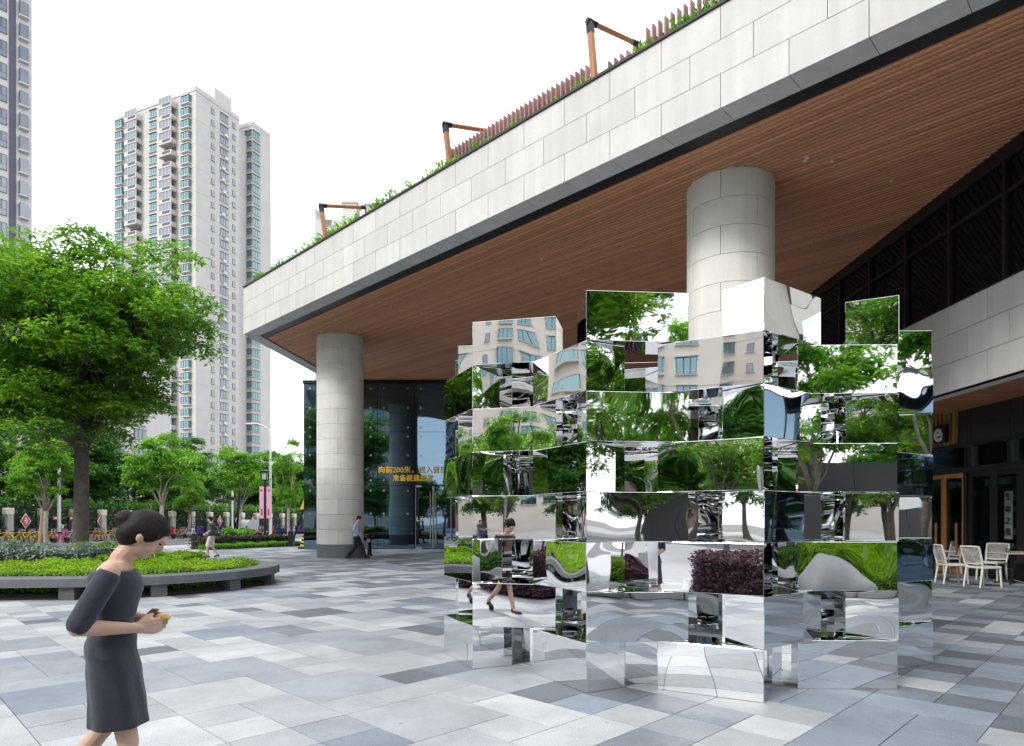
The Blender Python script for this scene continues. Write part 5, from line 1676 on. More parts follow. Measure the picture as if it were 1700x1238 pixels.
# tree stakes
for px, d, h, m_, lab in ((65, 42, 2.45, 'stake_wood', 'pale pole propping the crooked rough-barked tree'), (36, 47, 2.3, 'stake_wood', 'thin brown stake beside the white-stemmed tree'), (392, 45.5, 3.6, 'metal_dark', 'dark stake tied to the slim tree behind the hedge strip')):
    p = Vector(((px - 850) / FPX * d, d, 0))
    t = empty('tree_stake', p, lab, 'stake')
    q = MB(); q.tube([(p.x, p.y, 0), (p.x + .25, p.y, h)], .09, 8); q.build('stake', M[m_], t)
    q = MB(); q.tube([(p.x + .18, p.y, h * .8), (p.x + .55, p.y, h * .8)], .05, 6); q.build('tie', M['black'], t)
# boom barrier
p = Vector(((483 - 850) / FPX * 39, 39, 0))
t = empty('boom_barrier', p, 'slanting black barrier arm with a yellow flap beside the lobby corner', 'barrier')
a = atd(484, 890, 39); b = atd(504, 845, 38.6); c = atd(511, 806, 38.4)
q = MB(); q.tube([(a.x, a.y, 0.1), b], .055, 8); q.build('arm', M['black'], t)
q = MB(); q.box((a.x, a.y, .45), (.32, .3, .9)); q.build('motor_box', M['metal_dark'], t)
q = MB(); q.add([b + Vector((-.20, 0, .0)), b + Vector((.20, 0, -.04)), c + Vector((.2, 0, 0)), c + Vector((.02, 0, 0)), b + Vector((-.20, .03, .0)), b + Vector((.20, .03, -.04)), c + Vector((.2, .03, 0)), c + Vector((.02, .03, 0))],
                [(0, 1, 2, 3), (7, 6, 5, 4), (0, 4, 5, 1), (1, 5, 6, 2), (2, 6, 7, 3), (3, 7, 4, 0)]); q.build('flap', M['yellow'], t)
# striped foot block
p = atz(506, 910.5, 0)
t = empty('striped_block', p, 'small yellow and black striped block at the lobby corner', 'bollard')
q = MB(); q.rbox((p.x, p.y, .05), (.62, .5, .1), .02); q.build('foot', M['black'], t)
for k in range(6):
    q = MB(); w = .40 - k * .035
    q.box((p.x, p.y, .15 + k * .1), (w, .3 - k * .02, .098), rot=Matrix.Rotation(R(14), 3, 'Y')); q.build('stripe', M['yellow'] if k % 2 == 0 else M['black'], t)
# bollard lamp
p = atz(613, 922, 0)
t = empty('bollard_lamp', p, 'black bollard lamp with a flared cap beside the round column', 'bollard')
q = MB(); q.lathe([(.16, 0), (.15, .03), (.105, .08), (.10, .72)], (p.x, p.y, 0), 16); q.build('body', M['black'], t, smooth=True)
q = MB(); q.lathe([(.10, .722), (.11, .80), (.20, .87), (.21, .91), (.14, .95)], (p.x, p.y, 0), 16); q.build('cap', M['metal_dark'], t)
q = MB(); q.box((p.x - .0, p.y - .115, .66), (.14, .02, .14)); q.build('label_plate', mat('cream_plate', (.72, .58, .36), .6), t)

# --- three-wheeler
p = atz(411, 889.5, 0)
t = empty('three_wheeler', (p.x, p.y, -.13), 'grey covered three-wheeler with a red rear on the road', 'three-wheeler', rz=math.atan2(RS.y, RS.x) + R(180))
M['tarp'] = mat('grey_tarpaulin', (0.34, 0.36, 0.38), 0.7, var=0.12)
q = MB(); q.lathe([(.001, 0), (.6, 0)], (0, 0, 0), 4)
q = MB()
prof = [(-.95, .55), (-.95, 1.55), (-.6, 1.78), (.5, 1.78), (.85, 1.5), (.95, .95)]
vs = [(x, -.62, z) for x, z in prof] + [(x, .62, z) for x, z in prof]; n = len(prof)
q.add(vs, [(i, i + 1, n + i + 1, n + i) for i in range(n - 1)] + [tuple(range(n - 1, -1, -1)), tuple(range(n, 2 * n))]); q.build('canopy', M['tarp'], t, org=(0, 0, 0))
q = MB(); q.rbox((-.25, 0, .48), (1.5, 1.2, .36), .06); q.rbox((-1.0, 0, .62), (.12, 1.1, .5), .04); q.build('body', M['red'], t, org=(0, 0, 0))
q = MB(); q.add([(.9, -.5, .95), (.9, .5, .95), (.72, .5, 1.45), (.72, -.5, 1.45)], [(0, 1, 2, 3)]); q.build('windscreen', M['glass_far'], t, org=(0, 0, 0))
for x, y in ((-.7, -.6), (-.7, .6), (1.05, 0)):
    q = MB(); torus(q, (x, y, .25), .2, .06, 14, 6); q.tube([(x, y - .04, .25), (x, y + .04, .25)], .12, 10); q.build('wheel', M['tyre'], t, org=(0, 0, 0))
# ================================================================ people
M['skin'] = mat('skin', (0.56, 0.36, 0.27), 0.5, var=0.06, scale=12)
M['hair'] = mat('dark_hair', (0.010, 0.008, 0.007), 0.62, spec=0.25, var=0.5, scale=60, bump=0.3, bscale=45, coords='obj')
M['navy'] = mat('navy_dress_cloth', (0.026, 0.030, 0.048), 0.85, var=0.25, scale=7, bump=0.9, bscale=11, sheen=0.15)
M['shirt_blue'] = mat('pale_blue_shirt', (0.42, 0.50, 0.72), 0.8, var=0.08, scale=8)
M['trouser'] = mat('dark_trousers', (0.016, 0.018, 0.026), 0.85)
M['shorts'] = mat('white_shorts', (0.68, 0.66, 0.62), 0.85, var=0.05)
M['shoe'] = mat('black_shoe', (0.012, 0.012, 0.012), 0.4)
M['orange_item'] = mat('orange_wrapper', (0.72, 0.46, 0.18), 0.6, var=0.2, scale=30)
M['lip'] = mat('lip', (0.35, 0.10, 0.09), 0.5)
M['skin'].node_tree.nodes['Principled BSDF'].inputs['Subsurface Weight'].default_value = 0.12
M['skin'].node_tree.nodes['Principled BSDF'].inputs['Subsurface Radius'].default_value = (0.02, 0.008, 0.004)
m_, nt_, p_ = new_mat('striped_polo')
g_ = nt_.nodes.new('ShaderNodeNewGeometry'); w_ = nt_.nodes.new('ShaderNodeTexWave'); w_.bands_direction = 'Z'; w_.inputs['Scale'].default_value = 5.0; w_.inputs['Distortion'].default_value = 0.6
r_ = nt_.nodes.new('ShaderNodeValToRGB'); r_.color_ramp.elements[0].position = .45; r_.color_ramp.elements[0].color = (0.035, 0.05, 0.045, 1); r_.color_ramp.elements[1].position = .6; r_.color_ramp.elements[1].color = (0.11, 0.14, 0.12, 1)
nt_.links.new(g_.outputs['Position'], w_.inputs['Vector']); nt_.links.new(w_.outputs['Fac'], r_.inputs['Fac']); nt_.links.new(r_.outputs['Color'], p_.inputs['Base Color']); p_.inputs['Roughness'].default_value = .85
M['polo'] = m_

def melt(mb, voxel, name, m, smooth=4):
    """fuse overlapping volumes into one continuous skin"""
    me = mb.mesh(name + '_raw', m)
    o = bpy.data.objects.new(name + '_raw', me); COL.objects.link(o)
    r = o.modifiers.new('r', 'REMESH'); r.mode = 'VOXEL'; r.voxel_size = voxel; r.use_smooth_shade = True
    s = o.modifiers.new('s', 'SMOOTH'); s.factor = 0.5; s.iterations = smooth
    dg = bpy.context.evaluated_depsgraph_get()
    out = bpy.data.meshes.new_from_object(o.evaluated_get(dg))
    out.name = name
    bpy.data.objects.remove(o, do_unlink=True); bpy.data.meshes.remove(me)
    out.materials.clear(); out.materials.append(m)
    return out

def limb(q, pts, rad, seg=12):
    q.tube(pts, rad, seg)
    for p, r in zip(pts, rad): q.ball(p, r, seg, 8)

def rings(q, rows, seg=24):
    """closed loft of ellipses: (x, y, z, rx, ry)"""
    vs, fs = [], []
    for x, y, z, rx, ry in rows:
        for k in range(seg):
            a = 2 * math.pi * k / seg
            vs.append((x + rx * math.cos(a), y + ry * math.sin(a), z))
    for i in range(len(rows) - 1):
        for k in range(seg):
            k2 = (k + 1) % seg
            fs.append((i * seg + k, i * seg + k2, (i + 1) * seg + k2, (i + 1) * seg + k))
    fs.append(tuple(range(seg - 1, -1, -1))); fs.append(tuple((len(rows) - 1) * seg + k for k in range(seg)))
    q.add(vs, fs)

def add_hand(q, wrist, fwd, side, palm_n, s=1.0, curl=0.6, thumb=1):
    """palm and five bent fingers; fwd points along the fingers, side towards the little finger, palm_n out of the palm"""
    w, f, sd_, n = Vector(wrist), Vector(fwd).normalized(), Vector(side).normalized(), Vector(palm_n).normalized()
    for k in range(5):
        t = k / 4
        q.ball(w + f * (0.012 + .07 * t) * s, (0.030 * s, 0.030 * s, 0.018 * s), 8, 6) if k < 1 else None
    for k, (off, ln) in enumerate(((-.030, .070), (-.010, .080), (.011, .074), (.031, .058))):
        b = w + f * .082 * s + sd_ * off * s
        q.tube([w + f * .01 * s + sd_ * off * .5 * s, b], [.014 * s, .0115 * s], 8); q.ball(b, .0115 * s, 8, 6)
        c1 = b + (f * math.cos(curl * .5) + n * math.sin(curl * .5)) * ln * .45 * s
        c2 = c1 + (f * math.cos(curl * 1.4) + n * math.sin(curl * 1.4)) * ln * .32 * s
        c3 = c2 + (f * math.cos(curl * 2.1) + n * math.sin(curl * 2.1)) * ln * .25 * s
        limb(q, [b, c1, c2, c3], [.0105 * s, .0098 * s, .009 * s, .0078 * s], 8)
    b = w + f * .025 * s - sd_ * .022 * s
    c1 = b - sd_ * .028 * s + f * .030 * s + n * .012 * s
    c2 = c1 - sd_ * .004 * s + f * .030 * s + n * .014 * s
    limb(q, [b, c1, c2], [.014 * s, .0115 * s, .009 * s], 8)

def head_shape(q, c, tilt, r=0.098):
    """face looks along local +X; tilt (deg) bows it forward"""
    Rm = Matrix.Rotation(R(tilt), 3, 'Y')
    c = Vector(c)
    def P(x, y, z): return c + Rm @ Vector((x, y, z)) * (r / .098)
    def B(x, y, z, rr): q.ball(P(x, y, z), tuple(v * r / .098 for v in rr) if hasattr(rr, '__len__') else rr * r / .098, 14, 10, rot=Rm)
    B(0, 0, .02, (.098, .077, .095)); B(.022, 0, -.045, (.068, .058, .068)); B(.05, 0, -.082, (.030, .028, .022))
    B(.098, 0, -.018, (.016, .012, .013)); q.tube([P(.088, 0, .025), P(.104, 0, -.016)], [.008, .012], 8)
    B(.083, 0, -.054, (.014, .022, .012)); B(.09, 0, .032, (.012, .05, .010))
    for s in (-1, 1): B(-.005, s * .077, -.012, (.018, .009, .030)); B(.062, s * .04, -.03, (.022, .02, .022))
    return P, Rm

# ---------------------------------------------------------------- woman in the navy dress, mid stride, walking to the right
def woman(loc):
    t = empty('person', loc, rz=R(25), label='woman in a fitted navy dress walking with bowed head, holding an orange snack', cat='person')
    q = MB()
    hc = Vector((0.135, 0, 1.432))
    P, Rm = head_shape(q, hc, 40, 0.094)
    limb(q, [(0.02, 0, 1.26), (0.045, 0, 1.33), (0.095, 0, 1.39)], [.058, .050, .047])
    rings(q, [(0.0, 0, .80, .082, .125), (0, 0, .9, .085, .135), (0, 0, 1.02, .068, .105), (.01, 0, 1.16, .088, .125), (.012, 0, 1.25, .085, .138), (.015, 0, 1.28, .072, .135), (.02, 0, 1.31, .05, .09)])
    # arms: near (right) and far (left)
    for s, el, wr in ((-1, (-0.105, -0.225, 1.035), (0.105, -0.115, 1.005)), (1, (-0.055, 0.215, 1.05), (0.13, 0.085, 1.02))):
        sh = (0.012, s * .165, 1.272)
        limb(q, [sh, tuple((Vector(sh) + Vector(el)) / 2), el], [.044, .040, .036])
        limb(q, [el, tuple(Vector(el).lerp(Vector(wr), .35)), wr], [.037, .036, .024])
        d = (Vector(wr) - Vector(el)).normalized()
        add_hand(q, wr, d + Vector((0.05, -s * .12, .12)), (0, 0, -1), (0, -s, 0), .95, .55)
    # legs
    limb(q, [(0.01, -.072, .82), (0.075, -.078, .47), (0.070, -.080, .42), (0.10, -.085, .09)], [.062, .046, .047, .032])
    limb(q, [(0.0, .072, .82), (-0.045, .078, .50), (-0.10, .082, .43), (-0.36, .085, .20)], [.062, .044, .045, .032])
    limb(q, [(.09, -.085, .07), (.15, -.085, .04), (.24, -.085, .03)], [.034, .032, .024], 10)
    limb(q, [(-.37, .085, .18), (-.355, .085, .10), (-.30, .085, .035)], [.034, .030, .022], 10)
    link_mesh('body', melt(q, 0.006, 'body', M['skin'], 3), t)
    # dress
    q = MB()
    rings(q, [(0.03, 0, .545, .132, .160), (.025, 0, .66, .120, .165), (.012, 0, .78, .110, .168), (0, 0, .88, .110, .168), (0, 0, .97, .096, .145), (0, 0, 1.03, .090, .132), (.01, 0, 1.12, .106, .150), (.018, 0, 1.19, .118, .158), (.012, 0, 1.235, .112, .166), (.010, 0, 1.272, .092, .158)], 32)
    for s, el in ((-1, (-0.105, -0.225, 1.035)), (1, (-0.055, 0.215, 1.05))):
        sh = Vector((0.012, s * .165, 1.27)); e = Vector(el)
        limb(q, [sh.lerp(e, .10), sh.lerp(e, .5), sh.lerp(e, .93)], [.052, .053, .052])
    dm_ = melt(q, 0.0075, 'dress', M['navy'], 5)
    # soft folds
    for v in dm_.vertices:
        k = max(0.0, min(1.0, (1.0 - v.co.z) / .45))
        a = math.atan2(v.co.y, v.co.x)
        w = .009 * k * math.sin(a * 5 + v.co.z * 7) * math.sin(a * 3 + 1) + .006 * math.sin(v.co.z * 38 + v.co.x * 25) * math.exp(-((v.co.z - .88) / .12) ** 2) + .004 * math.sin(v.co.z * 60 + a * 3) * math.exp(-((v.co.z - 1.02) / .07) ** 2)
        r = math.hypot(v.co.x, v.co.y) + 1e-6
        if abs(v.co.y) < .19 or v.co.z < 1.0:
            v.co.x += v.co.x / r * w; v.co.y += v.co.y / r * w
    link_mesh('dress', dm_, t)
    q = MB()
    rr = .094 / .098
    q.ball(P(-.014, 0, .033), (.104 * rr, .088 * rr, .098 * rr), 18, 12, rot=Rm)
    q.ball(P(-.05, 0, -.02), (.066, .080, .080), 16, 10, rot=Rm)
    q.ball(P(-.115, 0, .01), (.048, .048, .045), 12, 10)
    q.ball(P(.030, 0, .072), (.055, .066, .036), 14, 10, rot=Rm)
    for s in (-1, 1): q.ball(P(.005, s * .072, .03), (.055, .018, .045), 10, 8, rot=Rm)
    link_mesh('hair', melt(q, 0.006, 'hair', M['hair'], 14), t)
    q = MB(); 
    for s in (-1, 1): q.ball(P(.083, s * .032, .012), (.010, .013, .005), 8, 6, rot=Rm)
    link_mesh('eyes', q.mesh('eyes', M['hair']), t)
    q = MB(); q.ball(P(.092, 0, -.055), (.008, .020, .007), 8, 6, rot=Rm); link_mesh('lips', q.mesh('lips', M['lip']), t)
    q = MB()
    q.ball((.10, -.085, .045), (.05, .05, .045), 10, 8); q.ball((.19, -.085, .030), (.09, .042, .034), 12, 8)
    link_mesh('shoe', melt(q, .008, 'shoe', M['shoe'], 2), t)
    q = MB()
    q.ball((-.365, .085, .125), (.045, .045, .05), 10, 8); q.ball((-.31, .085, .05), (.042, .042, .075), 12, 8)
    link_mesh('shoe', melt(q, .008, 'shoe', M['shoe'], 2), t)
    q = MB(); q.ball((.215, -.02, 1.035), (.034, .026, .022), 12, 8); q.rbox((.205, -.02, 1.025), (.055, .038, .03), .008)
    o = q.build('snack', M['orange_item'], org=(0, 0, 0), loc=loc); o.rotation_euler = (0, 0, R(25)); tag(o, 'orange wrapped snack held in the walking woman\'s hands', 'snack')
    return t
woman((-1.89, 3.10, 0.0))

# ---------------------------------------------------------------- smaller figures
def figure(loc, rz, label, h, top_m, bot_m, bot_len, pose, sleeve, scale_voxel=0.016, name='person'):
    """standing / walking figure facing local +X; pose gives hand, knee and ankle points (left, right)"""
    t = empty(name, loc, label, 'person', rz=rz)
    k = h / 1.75
    def S(p): return Vector(p) * k
    q = MB()
    P, Rm = head_shape(q, S(pose['head']), pose.get('tilt', 10), .10 * k)
    limb(q, [S((0.0, 0, 1.38)), S((.02, 0, 1.46)), S(Vector(pose['head']) - Vector((.02, 0, .06)))], [.066 * k, .054 * k, .052 * k])
    rings(q, [tuple(S((0, 0, z))) + (rx * k, ry * k) for z, rx, ry in ((.84, .10, .155), (.95, .108, .16), (1.08, .10, .148), (1.25, .115, .17), (1.38, .095, .175), (1.45, .05, .09))])
    for s, key in ((1, 'l'), (-1, 'r')):
        el, wr = pose['elbow_' + key], pose['wrist_' + key]
        limb(q, [S((0, s * .195, 1.38)), S(el)], [.05 * k, .04 * k]); limb(q, [S(el), S(wr)], [.039 * k, .026 * k])
        d = (Vector(wr) - Vector(el)).normalized()
        add_hand(q, S(wr), d, (d.cross(Vector((0, s, 0)))), (0, -s, 0), 1.0 * k, .5)
        kn, an = pose['knee_' + key], pose['ankle_' + key]
        limb(q, [S((0, s * .09, .88)), S(kn)], [.085 * k, .056 * k]); limb(q, [S(kn), S(Vector(kn).lerp(Vector(an), .35)), S(an)], [.055 * k, .054 * k, .036 * k])
    link_mesh('body', melt(q, 0.010, 'body', M['skin'], 2), t)
    q = MB()
    rings(q, [tuple(S((0, 0, z))) + (rx * k, ry * k) for z, rx, ry in ((.90, .125, .178), (1.0, .128, .178), (1.12, .122, .168), (1.26, .135, .185), (1.38, .108, .185), (1.455, .065, .10))])
    for s, key in ((1, 'l'), (-1, 'r')):
        a, e, w = Vector((0, s * .195, 1.375)), Vector(pose['elbow_' + key]), Vector(pose['wrist_' + key])
        limb(q, [S(a), S(a.lerp(e, .5)), S(a.lerp(e, min(1, sleeve)))], [.066 * k, .062 * k, .058 * k])
        if sleeve > 1: limb(q, [S(e), S(e.lerp(w, sleeve - 1))], [.056 * k, .046 * k])
    link_mesh('shirt', melt(q, .014, 'shirt', top_m, 3), t)
    q = MB()
    rings(q, [tuple(S((0, 0, z))) + (rx * k, ry * k) for z, rx, ry in ((.80, .11, .165), (.88, .122, .175), (.98, .116, .165))])
    for s, key in ((1, 'l'), (-1, 'r')):
        hip, kn, an = Vector((0, s * .09, .86)), Vector(pose['knee_' + key]), Vector(pose['ankle_' + key])
        limb(q, [S(hip), S(hip.lerp(kn, min(1, bot_len)))], [.100 * k, (.085 if bot_len < 1.2 else .075) * k])
        if bot_len > 1.2: limb(q, [S(kn), S(kn.lerp(an, bot_len - 1))], [.075 * k, .058 * k])
    link_mesh('trousers' if bot_len > 1.2 else 'shorts', melt(q, .014, 'trousers', bot_m, 3), t)
    q = MB()
    c = S(pose['head'])
    q.ball(P(-.015, 0, .035), (.106 * k, .088 * k, .10 * k), 14, 10, rot=Rm); q.ball(P(-.045, 0, -.005), (.068 * k, .080 * k, .075 * k), 12, 8, rot=Rm)
    link_mesh('hair', melt(q, .012, 'hair', M['hair'], 2), t)
    for s, key in ((1, 'l'), (-1, 'r')):
        an = S(pose['ankle_' + key]); pt = pose.get('toe_' + key, (.16, 0, -.05))
        q = MB(); limb(q, [an + Vector((-.03, 0, -.035)) * k, an + Vector(pt) * k * .55, an + Vector(pt) * k], [.05 * k, .046 * k, .036 * k], 10)
        link_mesh('shoe', melt(q, .012, 'shoe', M['shoe'], 2), t)
    return t
walk = dict(head=(.10, 0, 1.60), tilt=28, elbow_l=(-.02, .24, 1.12), wrist_l=(.14, .20, .95), elbow_r=(-.06, -.24, 1.13), wrist_r=(.13, -.17, .98),
            knee_l=(.20, .09, .50), ankle_l=(.34, .09, .10), knee_r=(-.02, -.09, .48), ankle_r=(-.34, -.09, .12), toe_r=(.12, 0, -.08))
p = atz(592, 926.5, 0)
figure((p.x, p.y, -.02), R(0), 'man in a pale blue shirt and dark trousers walking past the column', 1.76, M['shirt_blue'], M['trouser'], 1.92, walk, 1.75)
walk2 = dict(head=(.06, 0, 1.60), tilt=8, elbow_l=(-.10, .25, 1.15), wrist_l=(.12, .24, 1.02), elbow_r=(-.10, -.25, 1.15), wrist_r=(.16, -.22, 1.03),
             knee_l=(.12, .09, .49), ankle_l=(.10, .09, .09), knee_r=(.02, -.09, .48), ankle_r=(-.22, -.09, .13), toe_r=(.12, 0, -.08))
p = atz(351, 925, 0)
figure((p.x, p.y, -.02), R(178), 'man in a dark striped polo and white shorts walking by the planter', 1.74, M['polo'], M['shorts'], .92, walk2, .85)
# scooter rider on the road
p = atz(97, 900, 0)
sct = vehicle('ridden_scooter', SCT, (p.x, p.y, -.13), math.atan2(RS.y, RS.x) + R(180), (0.05, 0.07, 0.12), 'dark scooter being ridden along the road by a man in grey', None, cat='scooter')
sit = dict(head=(.10, 0, 1.58), tilt=8, elbow_l=(.16, .26, 1.18), wrist_l=(.46, .26, 1.12), elbow_r=(.16, -.26, 1.18), wrist_r=(.46, -.26, 1.12),
           knee_l=(.42, .15, .78), ankle_l=(.32, .14, .38), knee_r=(.42, -.15, .78), ankle_r=(.32, -.14, .38))
M['grey_shirt'] = mat('pale_grey_shirt', (0.48, 0.48, 0.47), 0.8)
zz = Vector((p.x, p.y, -.13)) - RS * -.22
figure((zz.x, zz.y, -.16), math.atan2(RS.y, RS.x) + R(180), 'man in a pale grey shirt riding a dark scooter along the road', 1.72, M['grey_shirt'], M['trouser'], 1.9, sit, 1.3)
# ================================================================ things on the canopy roof
def edge_pt(px, s_in):
    """point on the roof s_in metres behind the front edge, seen at photo column px"""
    base = K + IN * s_in
    r = (px - 850) / FPX
    t = (r * base.y - base.x) / (DB.x - r * DB.y)
    return base + DB * t, t
# slatted timber screen: two runs
for (xa, xb, lab) in ((747, 986, 'reddish timber slat screen on the canopy roof between the two nearer frames'), (1076, 1262, 'reddish timber slat screen on the canopy roof running out over the picture top')):
    (pa, ta), (pb, tb) = edge_pt(xa, 0.75), edge_pt(xb, 0.75)
    sc = empty('slat_screen', (pa.x, pa.y, ZT), lab, 'screen', 'timber slat screens on the roof')
    sl = MB(); sl.box((0, 0, 0.52), (0.035, 0.15, 1.04)); slm = sl.mesh('screen_slat', M['wood_fence'])
    n = int((tb - ta) / 0.15)
    for k in range(n):
        p = DB * (k * 0.15)
        link_mesh('screen_slat', slm, sc, p, (0, 0, math.atan2(DB.y, DB.x)))
    for z in (.2, .8):
        q = MB(); a, b = pa + IN * .1, pa + IN * .1 + DB * (n * .15)
        q.prism([a, b, b + IN * .04, a + IN * .04], ZT + z, ZT + z + .06); q.build('screen_rail', M['metal_dark'], sc)
# lower dark planter box with leaning slats between the runs
(pa, ta), (pb, tb) = edge_pt(990, 0.62), edge_pt(1074, 0.62)
bx_ = empty('roof_planter', (pa.x, pa.y, ZT), 'dark roof planter box with a slatted back between the timber screens', 'planter')
q = MB(); q.prism([pa, pb, pb + IN * .4, pa + IN * .4], ZT, ZT + .62); q.build('box', M['metal_dark'], bx_)
for k in range(int((tb - ta) / .17)):
    c = pa + DB * (k * .17 + .05) + IN * .45
    q = MB(); q.box((c.x, c.y, ZT + .78), (.04, .14, .62), math.atan2(DB.y, DB.x)); q.build('back_slat', M['wood_fence'], bx_)
# timber frames: leaning post, dark knuckle, arm
for pts, lab, tgt in ((((543, 392), (533, 341), (607, 344), 5000), 'timber cantilever frame standing among the roof plants near the canopy corner', 1),
                 (((749, 270), (739, 206), (822, 219), 4863), 'timber cantilever frame at the start of the roof slat screen', 1),
                 (((989, 136), (979, 36), (1058, 73), 2707), 'timber cantilever frame beside the dark roof planter box', 1)):
    (bx, by), (tx, ty), (ax, ay), xv = pts
    b, _ = edge_pt(bx, 0.35)
    d = b.y
    top = atd(tx, ty, d); bot = Vector((b.x, b.y, ZT))
    ang = math.atan2(xv - 850, FPX)
    u = Vector((math.sin(ang), math.cos(ang), 0))
    # arm length so that its end meets pixel column ax
    r = (ax - 850) / FPX
    ln_ = (r * top.y - top.x) / (u.x - r * u.y)
    end = top + u * ln_
    end.z = HCAM - (ay - HOR) / FPX * end.y
    t = empty('timber_frame', bot, lab, 'frame', 'timber cantilever frames on the roof')
    q = MB(); q.tube([bot, bot.lerp(top, .85)], .085, 4); q.build('post', M['wood_arm'], t)
    q = MB(); q.tube([top.lerp(end, .12), top.lerp(end, .92)], .07, 4); q.build('arm', M['wood_arm'], t)
    q = MB(); q.tube([bot.lerp(top, .84), top + Vector((0, 0, .03))], .095, 4); q.tube([top - (end - top).normalized() * .08, top.lerp(end, .13)], .085, 4); q.build('knuckle', M['metal_dark'], t)
    q = MB(); q.tube([top.lerp(end, .90), end], .085, 4); q.tube([end - Vector((0, 0, 0)), end - Vector((0, 0, .3))], .03, 6); q.build('end_bracket', M['metal_dark'], t)
# roof planting: tufts along the edge
nr = np.random.default_rng(3)
C, D, N_, Ln = [], [], [], []
for k in range(330):
    t_ = nr.uniform(0.3, 30) if k % 3 else nr.uniform(.3, 14)
    if nr.random() < .3 and t_ < 12: continue
    c = K + DB * t_ + IN * nr.uniform(.22, .6)
    h = nr.uniform(.2, .42) if t_ > 11 else nr.uniform(.25, .6) if t_ > 4 else nr.uniform(.2, .45)
    for _ in range(26):
        a = nr.uniform(0, 6.28); rr = nr.uniform(0, .2)
        C.append((c.x + rr * math.cos(a), c.y + rr * math.sin(a), ZT + .05 + nr.uniform(.0, 1) * h)); D.append((math.cos(a), math.sin(a), nr.uniform(.1, 1.6))); N_.append((nr.normal(0, .5), nr.normal(0, .5), 1)); Ln.append(nr.uniform(.09, .2))
C = np.array(C) - np.array([K.x, K.y, ZT])
o = link_mesh('roof_planting', leaves_mesh('roof_planting', C, D, N_, Ln, np.array(Ln) * .36, M['leaf_plane']), None, (K.x, K.y, ZT)); tag(o, 'green plants growing along the canopy roof edge', 'planting', kind='stuff')
# ================================================================ the plaza behind the camera, seen in the mirrors
M['beige'] = mat('beige_tower_render', (0.66, 0.61, 0.54), 0.85, var=0.06, scale=.3)
M['brown'] = mat('brown_tower_tile', (0.19, 0.115, 0.11), 0.8, var=0.12, scale=.5)
def cols(n, a, step, kinds): return [(a + step * k, kinds[k % len(kinds)]) for k in range(n)]
tower(0, 0, R(180 + 38), 42, 34, 52, 3.0, 'beige apartment tower with teal windows across the cross road, reflected in the sculpture', cols(11, 2.0, 3.6, ['teal', 'small', 'bay', 'teal']), cols(9, 2.0, 3.6, ['teal', 'small', 'bay']), seed=21, wall=M['beige'], loc=Vector((-62, -62, 0)))
tower(0, 0, R(180 + 12), 24, 24, 46, 3.0, 'brown tower with pale floor bands reflected in the lobby glass', cols(5, 2.5, 4.6, ['grey', 'bay']), cols(5, 2.5, 4.6, ['grey', 'teal']), seed=22, wall=M['brown'], loc=Vector((-13, -80, 0)))
tower(0, 0, R(180 + 15), 16, 20, 58, 3.0, 'second brown tower with pale floor bands, set farther back in the lobby reflection', cols(3, 2.5, 4.6, ['grey', 'bay']), cols(4, 2.5, 4.6, ['grey', 'teal']), seed=23, wall=M['brown'], loc=Vector((-40, -100, 0)))
tower(0, 0, R(180 + 50), 40, 30, 34, 3.0, 'beige apartment block with teal windows to the left of the plaza, reflected in the sculpture', cols(10, 2.0, 3.8, ['teal', 'small', 'bay']), cols(8, 2.0, 3.6, ['small', 'teal']), seed=24, wall=M['beige'], loc=Vector((-66, -10, 0)))
tower(0, 0, R(270 + 25), 34, 30, 40, 3.0, 'beige apartment block beyond the street, standing side-on to the plaza and reflected in the sculpture', cols(9, 2.0, 3.6, ['teal', 'small', 'bay']), cols(8, 2.0, 3.6, ['small', 'teal']), seed=25, wall=M['beige'], loc=Vector((-60, 46, 0)))
# planting bed around the photographer
M['rim'] = mat('planter_rim_concrete', (0.33, 0.33, 0.34), 0.8, var=0.12, scale=3, bump=.3, bscale=40)
def vv(*pts): return [Vector((x, y, 0)) for x, y in pts]
hedge('purple_hedge', vv((-4.6, -3.6), (-1.3, -3.6), (-1.1, -0.9), (-1.7, 0.35), (-3.4, .6), (-4.6, -.6)), 0.05, 0.82, 16000, 0.075, M['leaf_purple'], 'purple-leaved hedge beside the photographer, seen only in the mirrors', 31, rough=.1, sides=.7)
hedge('mirror_green_hedge', vv((1.0, -2.9), (5.2, -2.9), (5.2, -1.0), (1.0, -1.0)), 0.05, 0.75, 14000, 0.085, M['leaf_green'], 'dark green hedge behind the photographer, seen only in the mirrors', 32, rough=.12, sides=.7)
hedge('purple_strip', vv((-1.0, -2.9), (1.0, -2.9), (1.0, -1.2), (-1.0, -1.2)), 0.05, 0.62, 7000, 0.075, M['leaf_purple'], 'low purple-leaved strip between the two mirrored hedges', 33, rough=.1, sides=.7)
hedge('mirror_lime_hedge', vv((5.6, -4.2), (10.2, -4.2), (10.2, -0.4), (6.0, -0.4)), 0.05, 0.85, 15000, 0.10, M['leaf_lime'], 'yellow-green hedge near the photographer, seen only in the mirrors', 34, rough=.16, sides=.7)
rim = empty('planter_rim', (0, -2, 0), 'grey concrete rim of the bed behind the photographer', 'kerb')
for k in range(9):
    x = -1.0 + k * 1.25
    q = MB(); q.rbox((x, -.75 - .12 * math.sin(k), .19), (1.23, .3, .38), .03); q.build('rim_block', M['rim'], rim)
rk = MB()
nrk = np.random.default_rng(8)
rk.ball((0, 0, .30), (.62, .46, .42), 18, 12)
rk.v = [(x * (1 + .10 * math.sin(5 * y + 3 * z)), y * (1 + .1 * math.sin(4 * x + 5 * z)), max(0.0, z + .03 * math.sin(9 * x + 7 * y))) for x, y, z in rk.v]
rkm = rk.mesh('boulder', M['rim'], smooth=True)
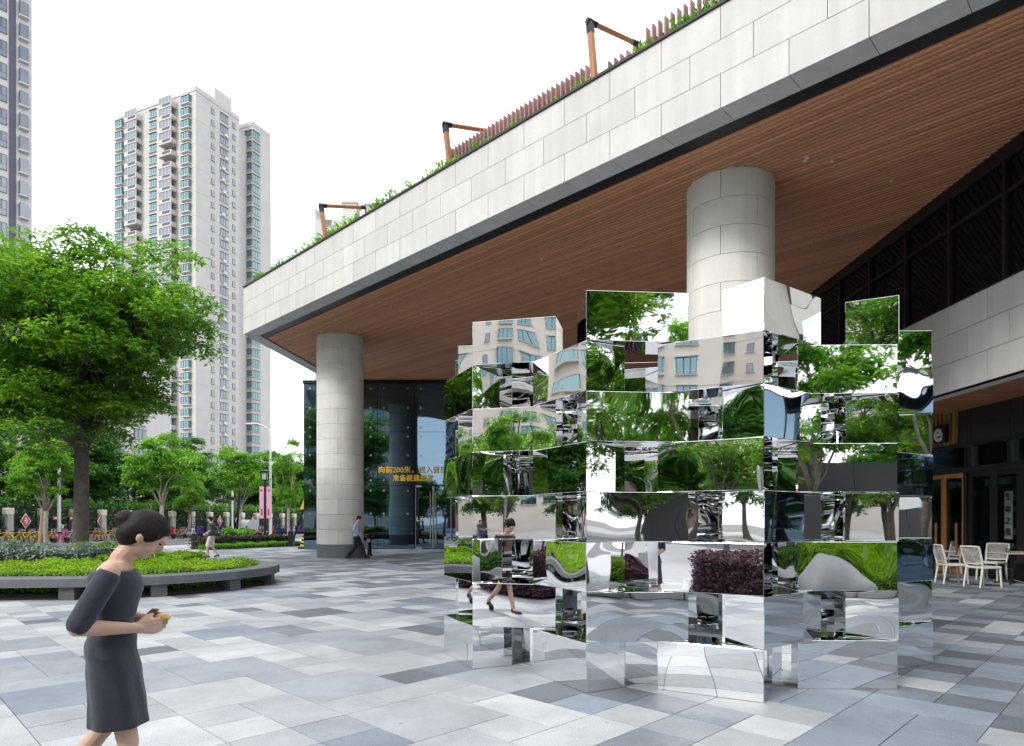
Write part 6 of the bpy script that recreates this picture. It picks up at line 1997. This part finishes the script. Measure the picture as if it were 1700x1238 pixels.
for x, y, s, lab in ((2.6, -.25, 1.0, 'rounded grey boulder in front of the mirrored green hedge'), (5.2, .6, 1.15, 'large grey boulder beside the mirrored lime hedge')):
    o = link_mesh('boulder', rkm, None, (x, y, 0), (0, 0, x), (s, s, s)); tag(o, lab, 'boulder', 'grey boulders by the planting bed')
bt = [(2.2, -4.8, 1.3), (8.0, -7.4, -1.0), (-3.4, -6.5, .62), (10.8, -3.5, -1.0), (-8.5, -9.5, .66), (14, -9, .8), (-14, -12, .72), (3.5, -12.5, 1.1), (8, -13.5, .8), (-24, -8, .75), (-6, -15, .7), (19, -5, .9), (-1.0, -6.2, 1.05), (14.2, -1.2, .95)]
wh = ['behind the green hedge', 'behind the lime hedge', 'behind the purple hedge', 'at the end of the lime hedge', 'left of the purple hedge', 'in front of the black hoarding', 'towards the beige tower', 'on the cross road verge', 'on the verge before the hoarding', 'on the road side of the plaza', 'on the verge towards the brown towers', 'at the shop end of the plaza', 'between the purple and green hedges', 'in front of the canopy end']
for (x, y, s), w in zip(bt, wh):
    place_tree('plaza_tree', roundt if s > 0 else young[1], (x, y, 0), ('broad evergreen' if s > 0 else 'sparse young') + ' plaza tree %s, seen in the mirrors' % w, 'plaza trees behind the photographer', rz=x * 2.1, s=abs(s))
for k in range(14):
    x = -44 + k * 7.5
    place_tree('verge_tree', dense[k % 2], (x, -30.5 - (k % 3) * 2, 0), 'tall tree lining the far side of the cross road, seen in the mirrors', 'trees beyond the cross road', rz=k * 1.3, s=1.0, sz=.8)
# black hoarding with a white panel
hb_ = empty('hoarding', (17, -15.4, 0), 'long black hoarding with a small white panel by the cross road', 'hoarding')
for k in range(8):
    q = MB(); q.box((10 + k * 2.0, -15.4, 1.9), (1.98, .08, 3.8)); q.build('hoarding_board', M['shop_panel'], hb_)
q = MB(); q.box((17.5, -15.33, 2.4), (1.9, .03, .7)); q.build('white_panel', M['white'], hb_)
# round traffic mirror / sign disc on a pole
t = empty('sign_disc', (-5.2, -3.2, 0), 'round grey sign disc on a thin pole, seen from behind in the mirrors', 'sign')
q = MB(); q.tube([(-5.2, -3.2, 0), (-5.2, -3.2, 2.9)], .035, 8); q.build('pole', M['steel'], t)
q = MB(); q.tube([(-5.24, -3.16, 2.55), (-5.22, -3.18, 2.55)], .36, 24); q.build('disc', M['rim'], t)
# rider passing on the cross road
vehicle('delivery_scooter', SCT, (-16, -20, -.125), R(8), (0.04, 0.09, 0.4), 'blue delivery scooter passing on the cross road', None, cat='scooter')
figure((-15.8, -19.97, -.155), R(8), 'rider in dark clothes on the blue delivery scooter', 1.72, M['trouser'], M['trouser'], 1.9, sit, 1.3)
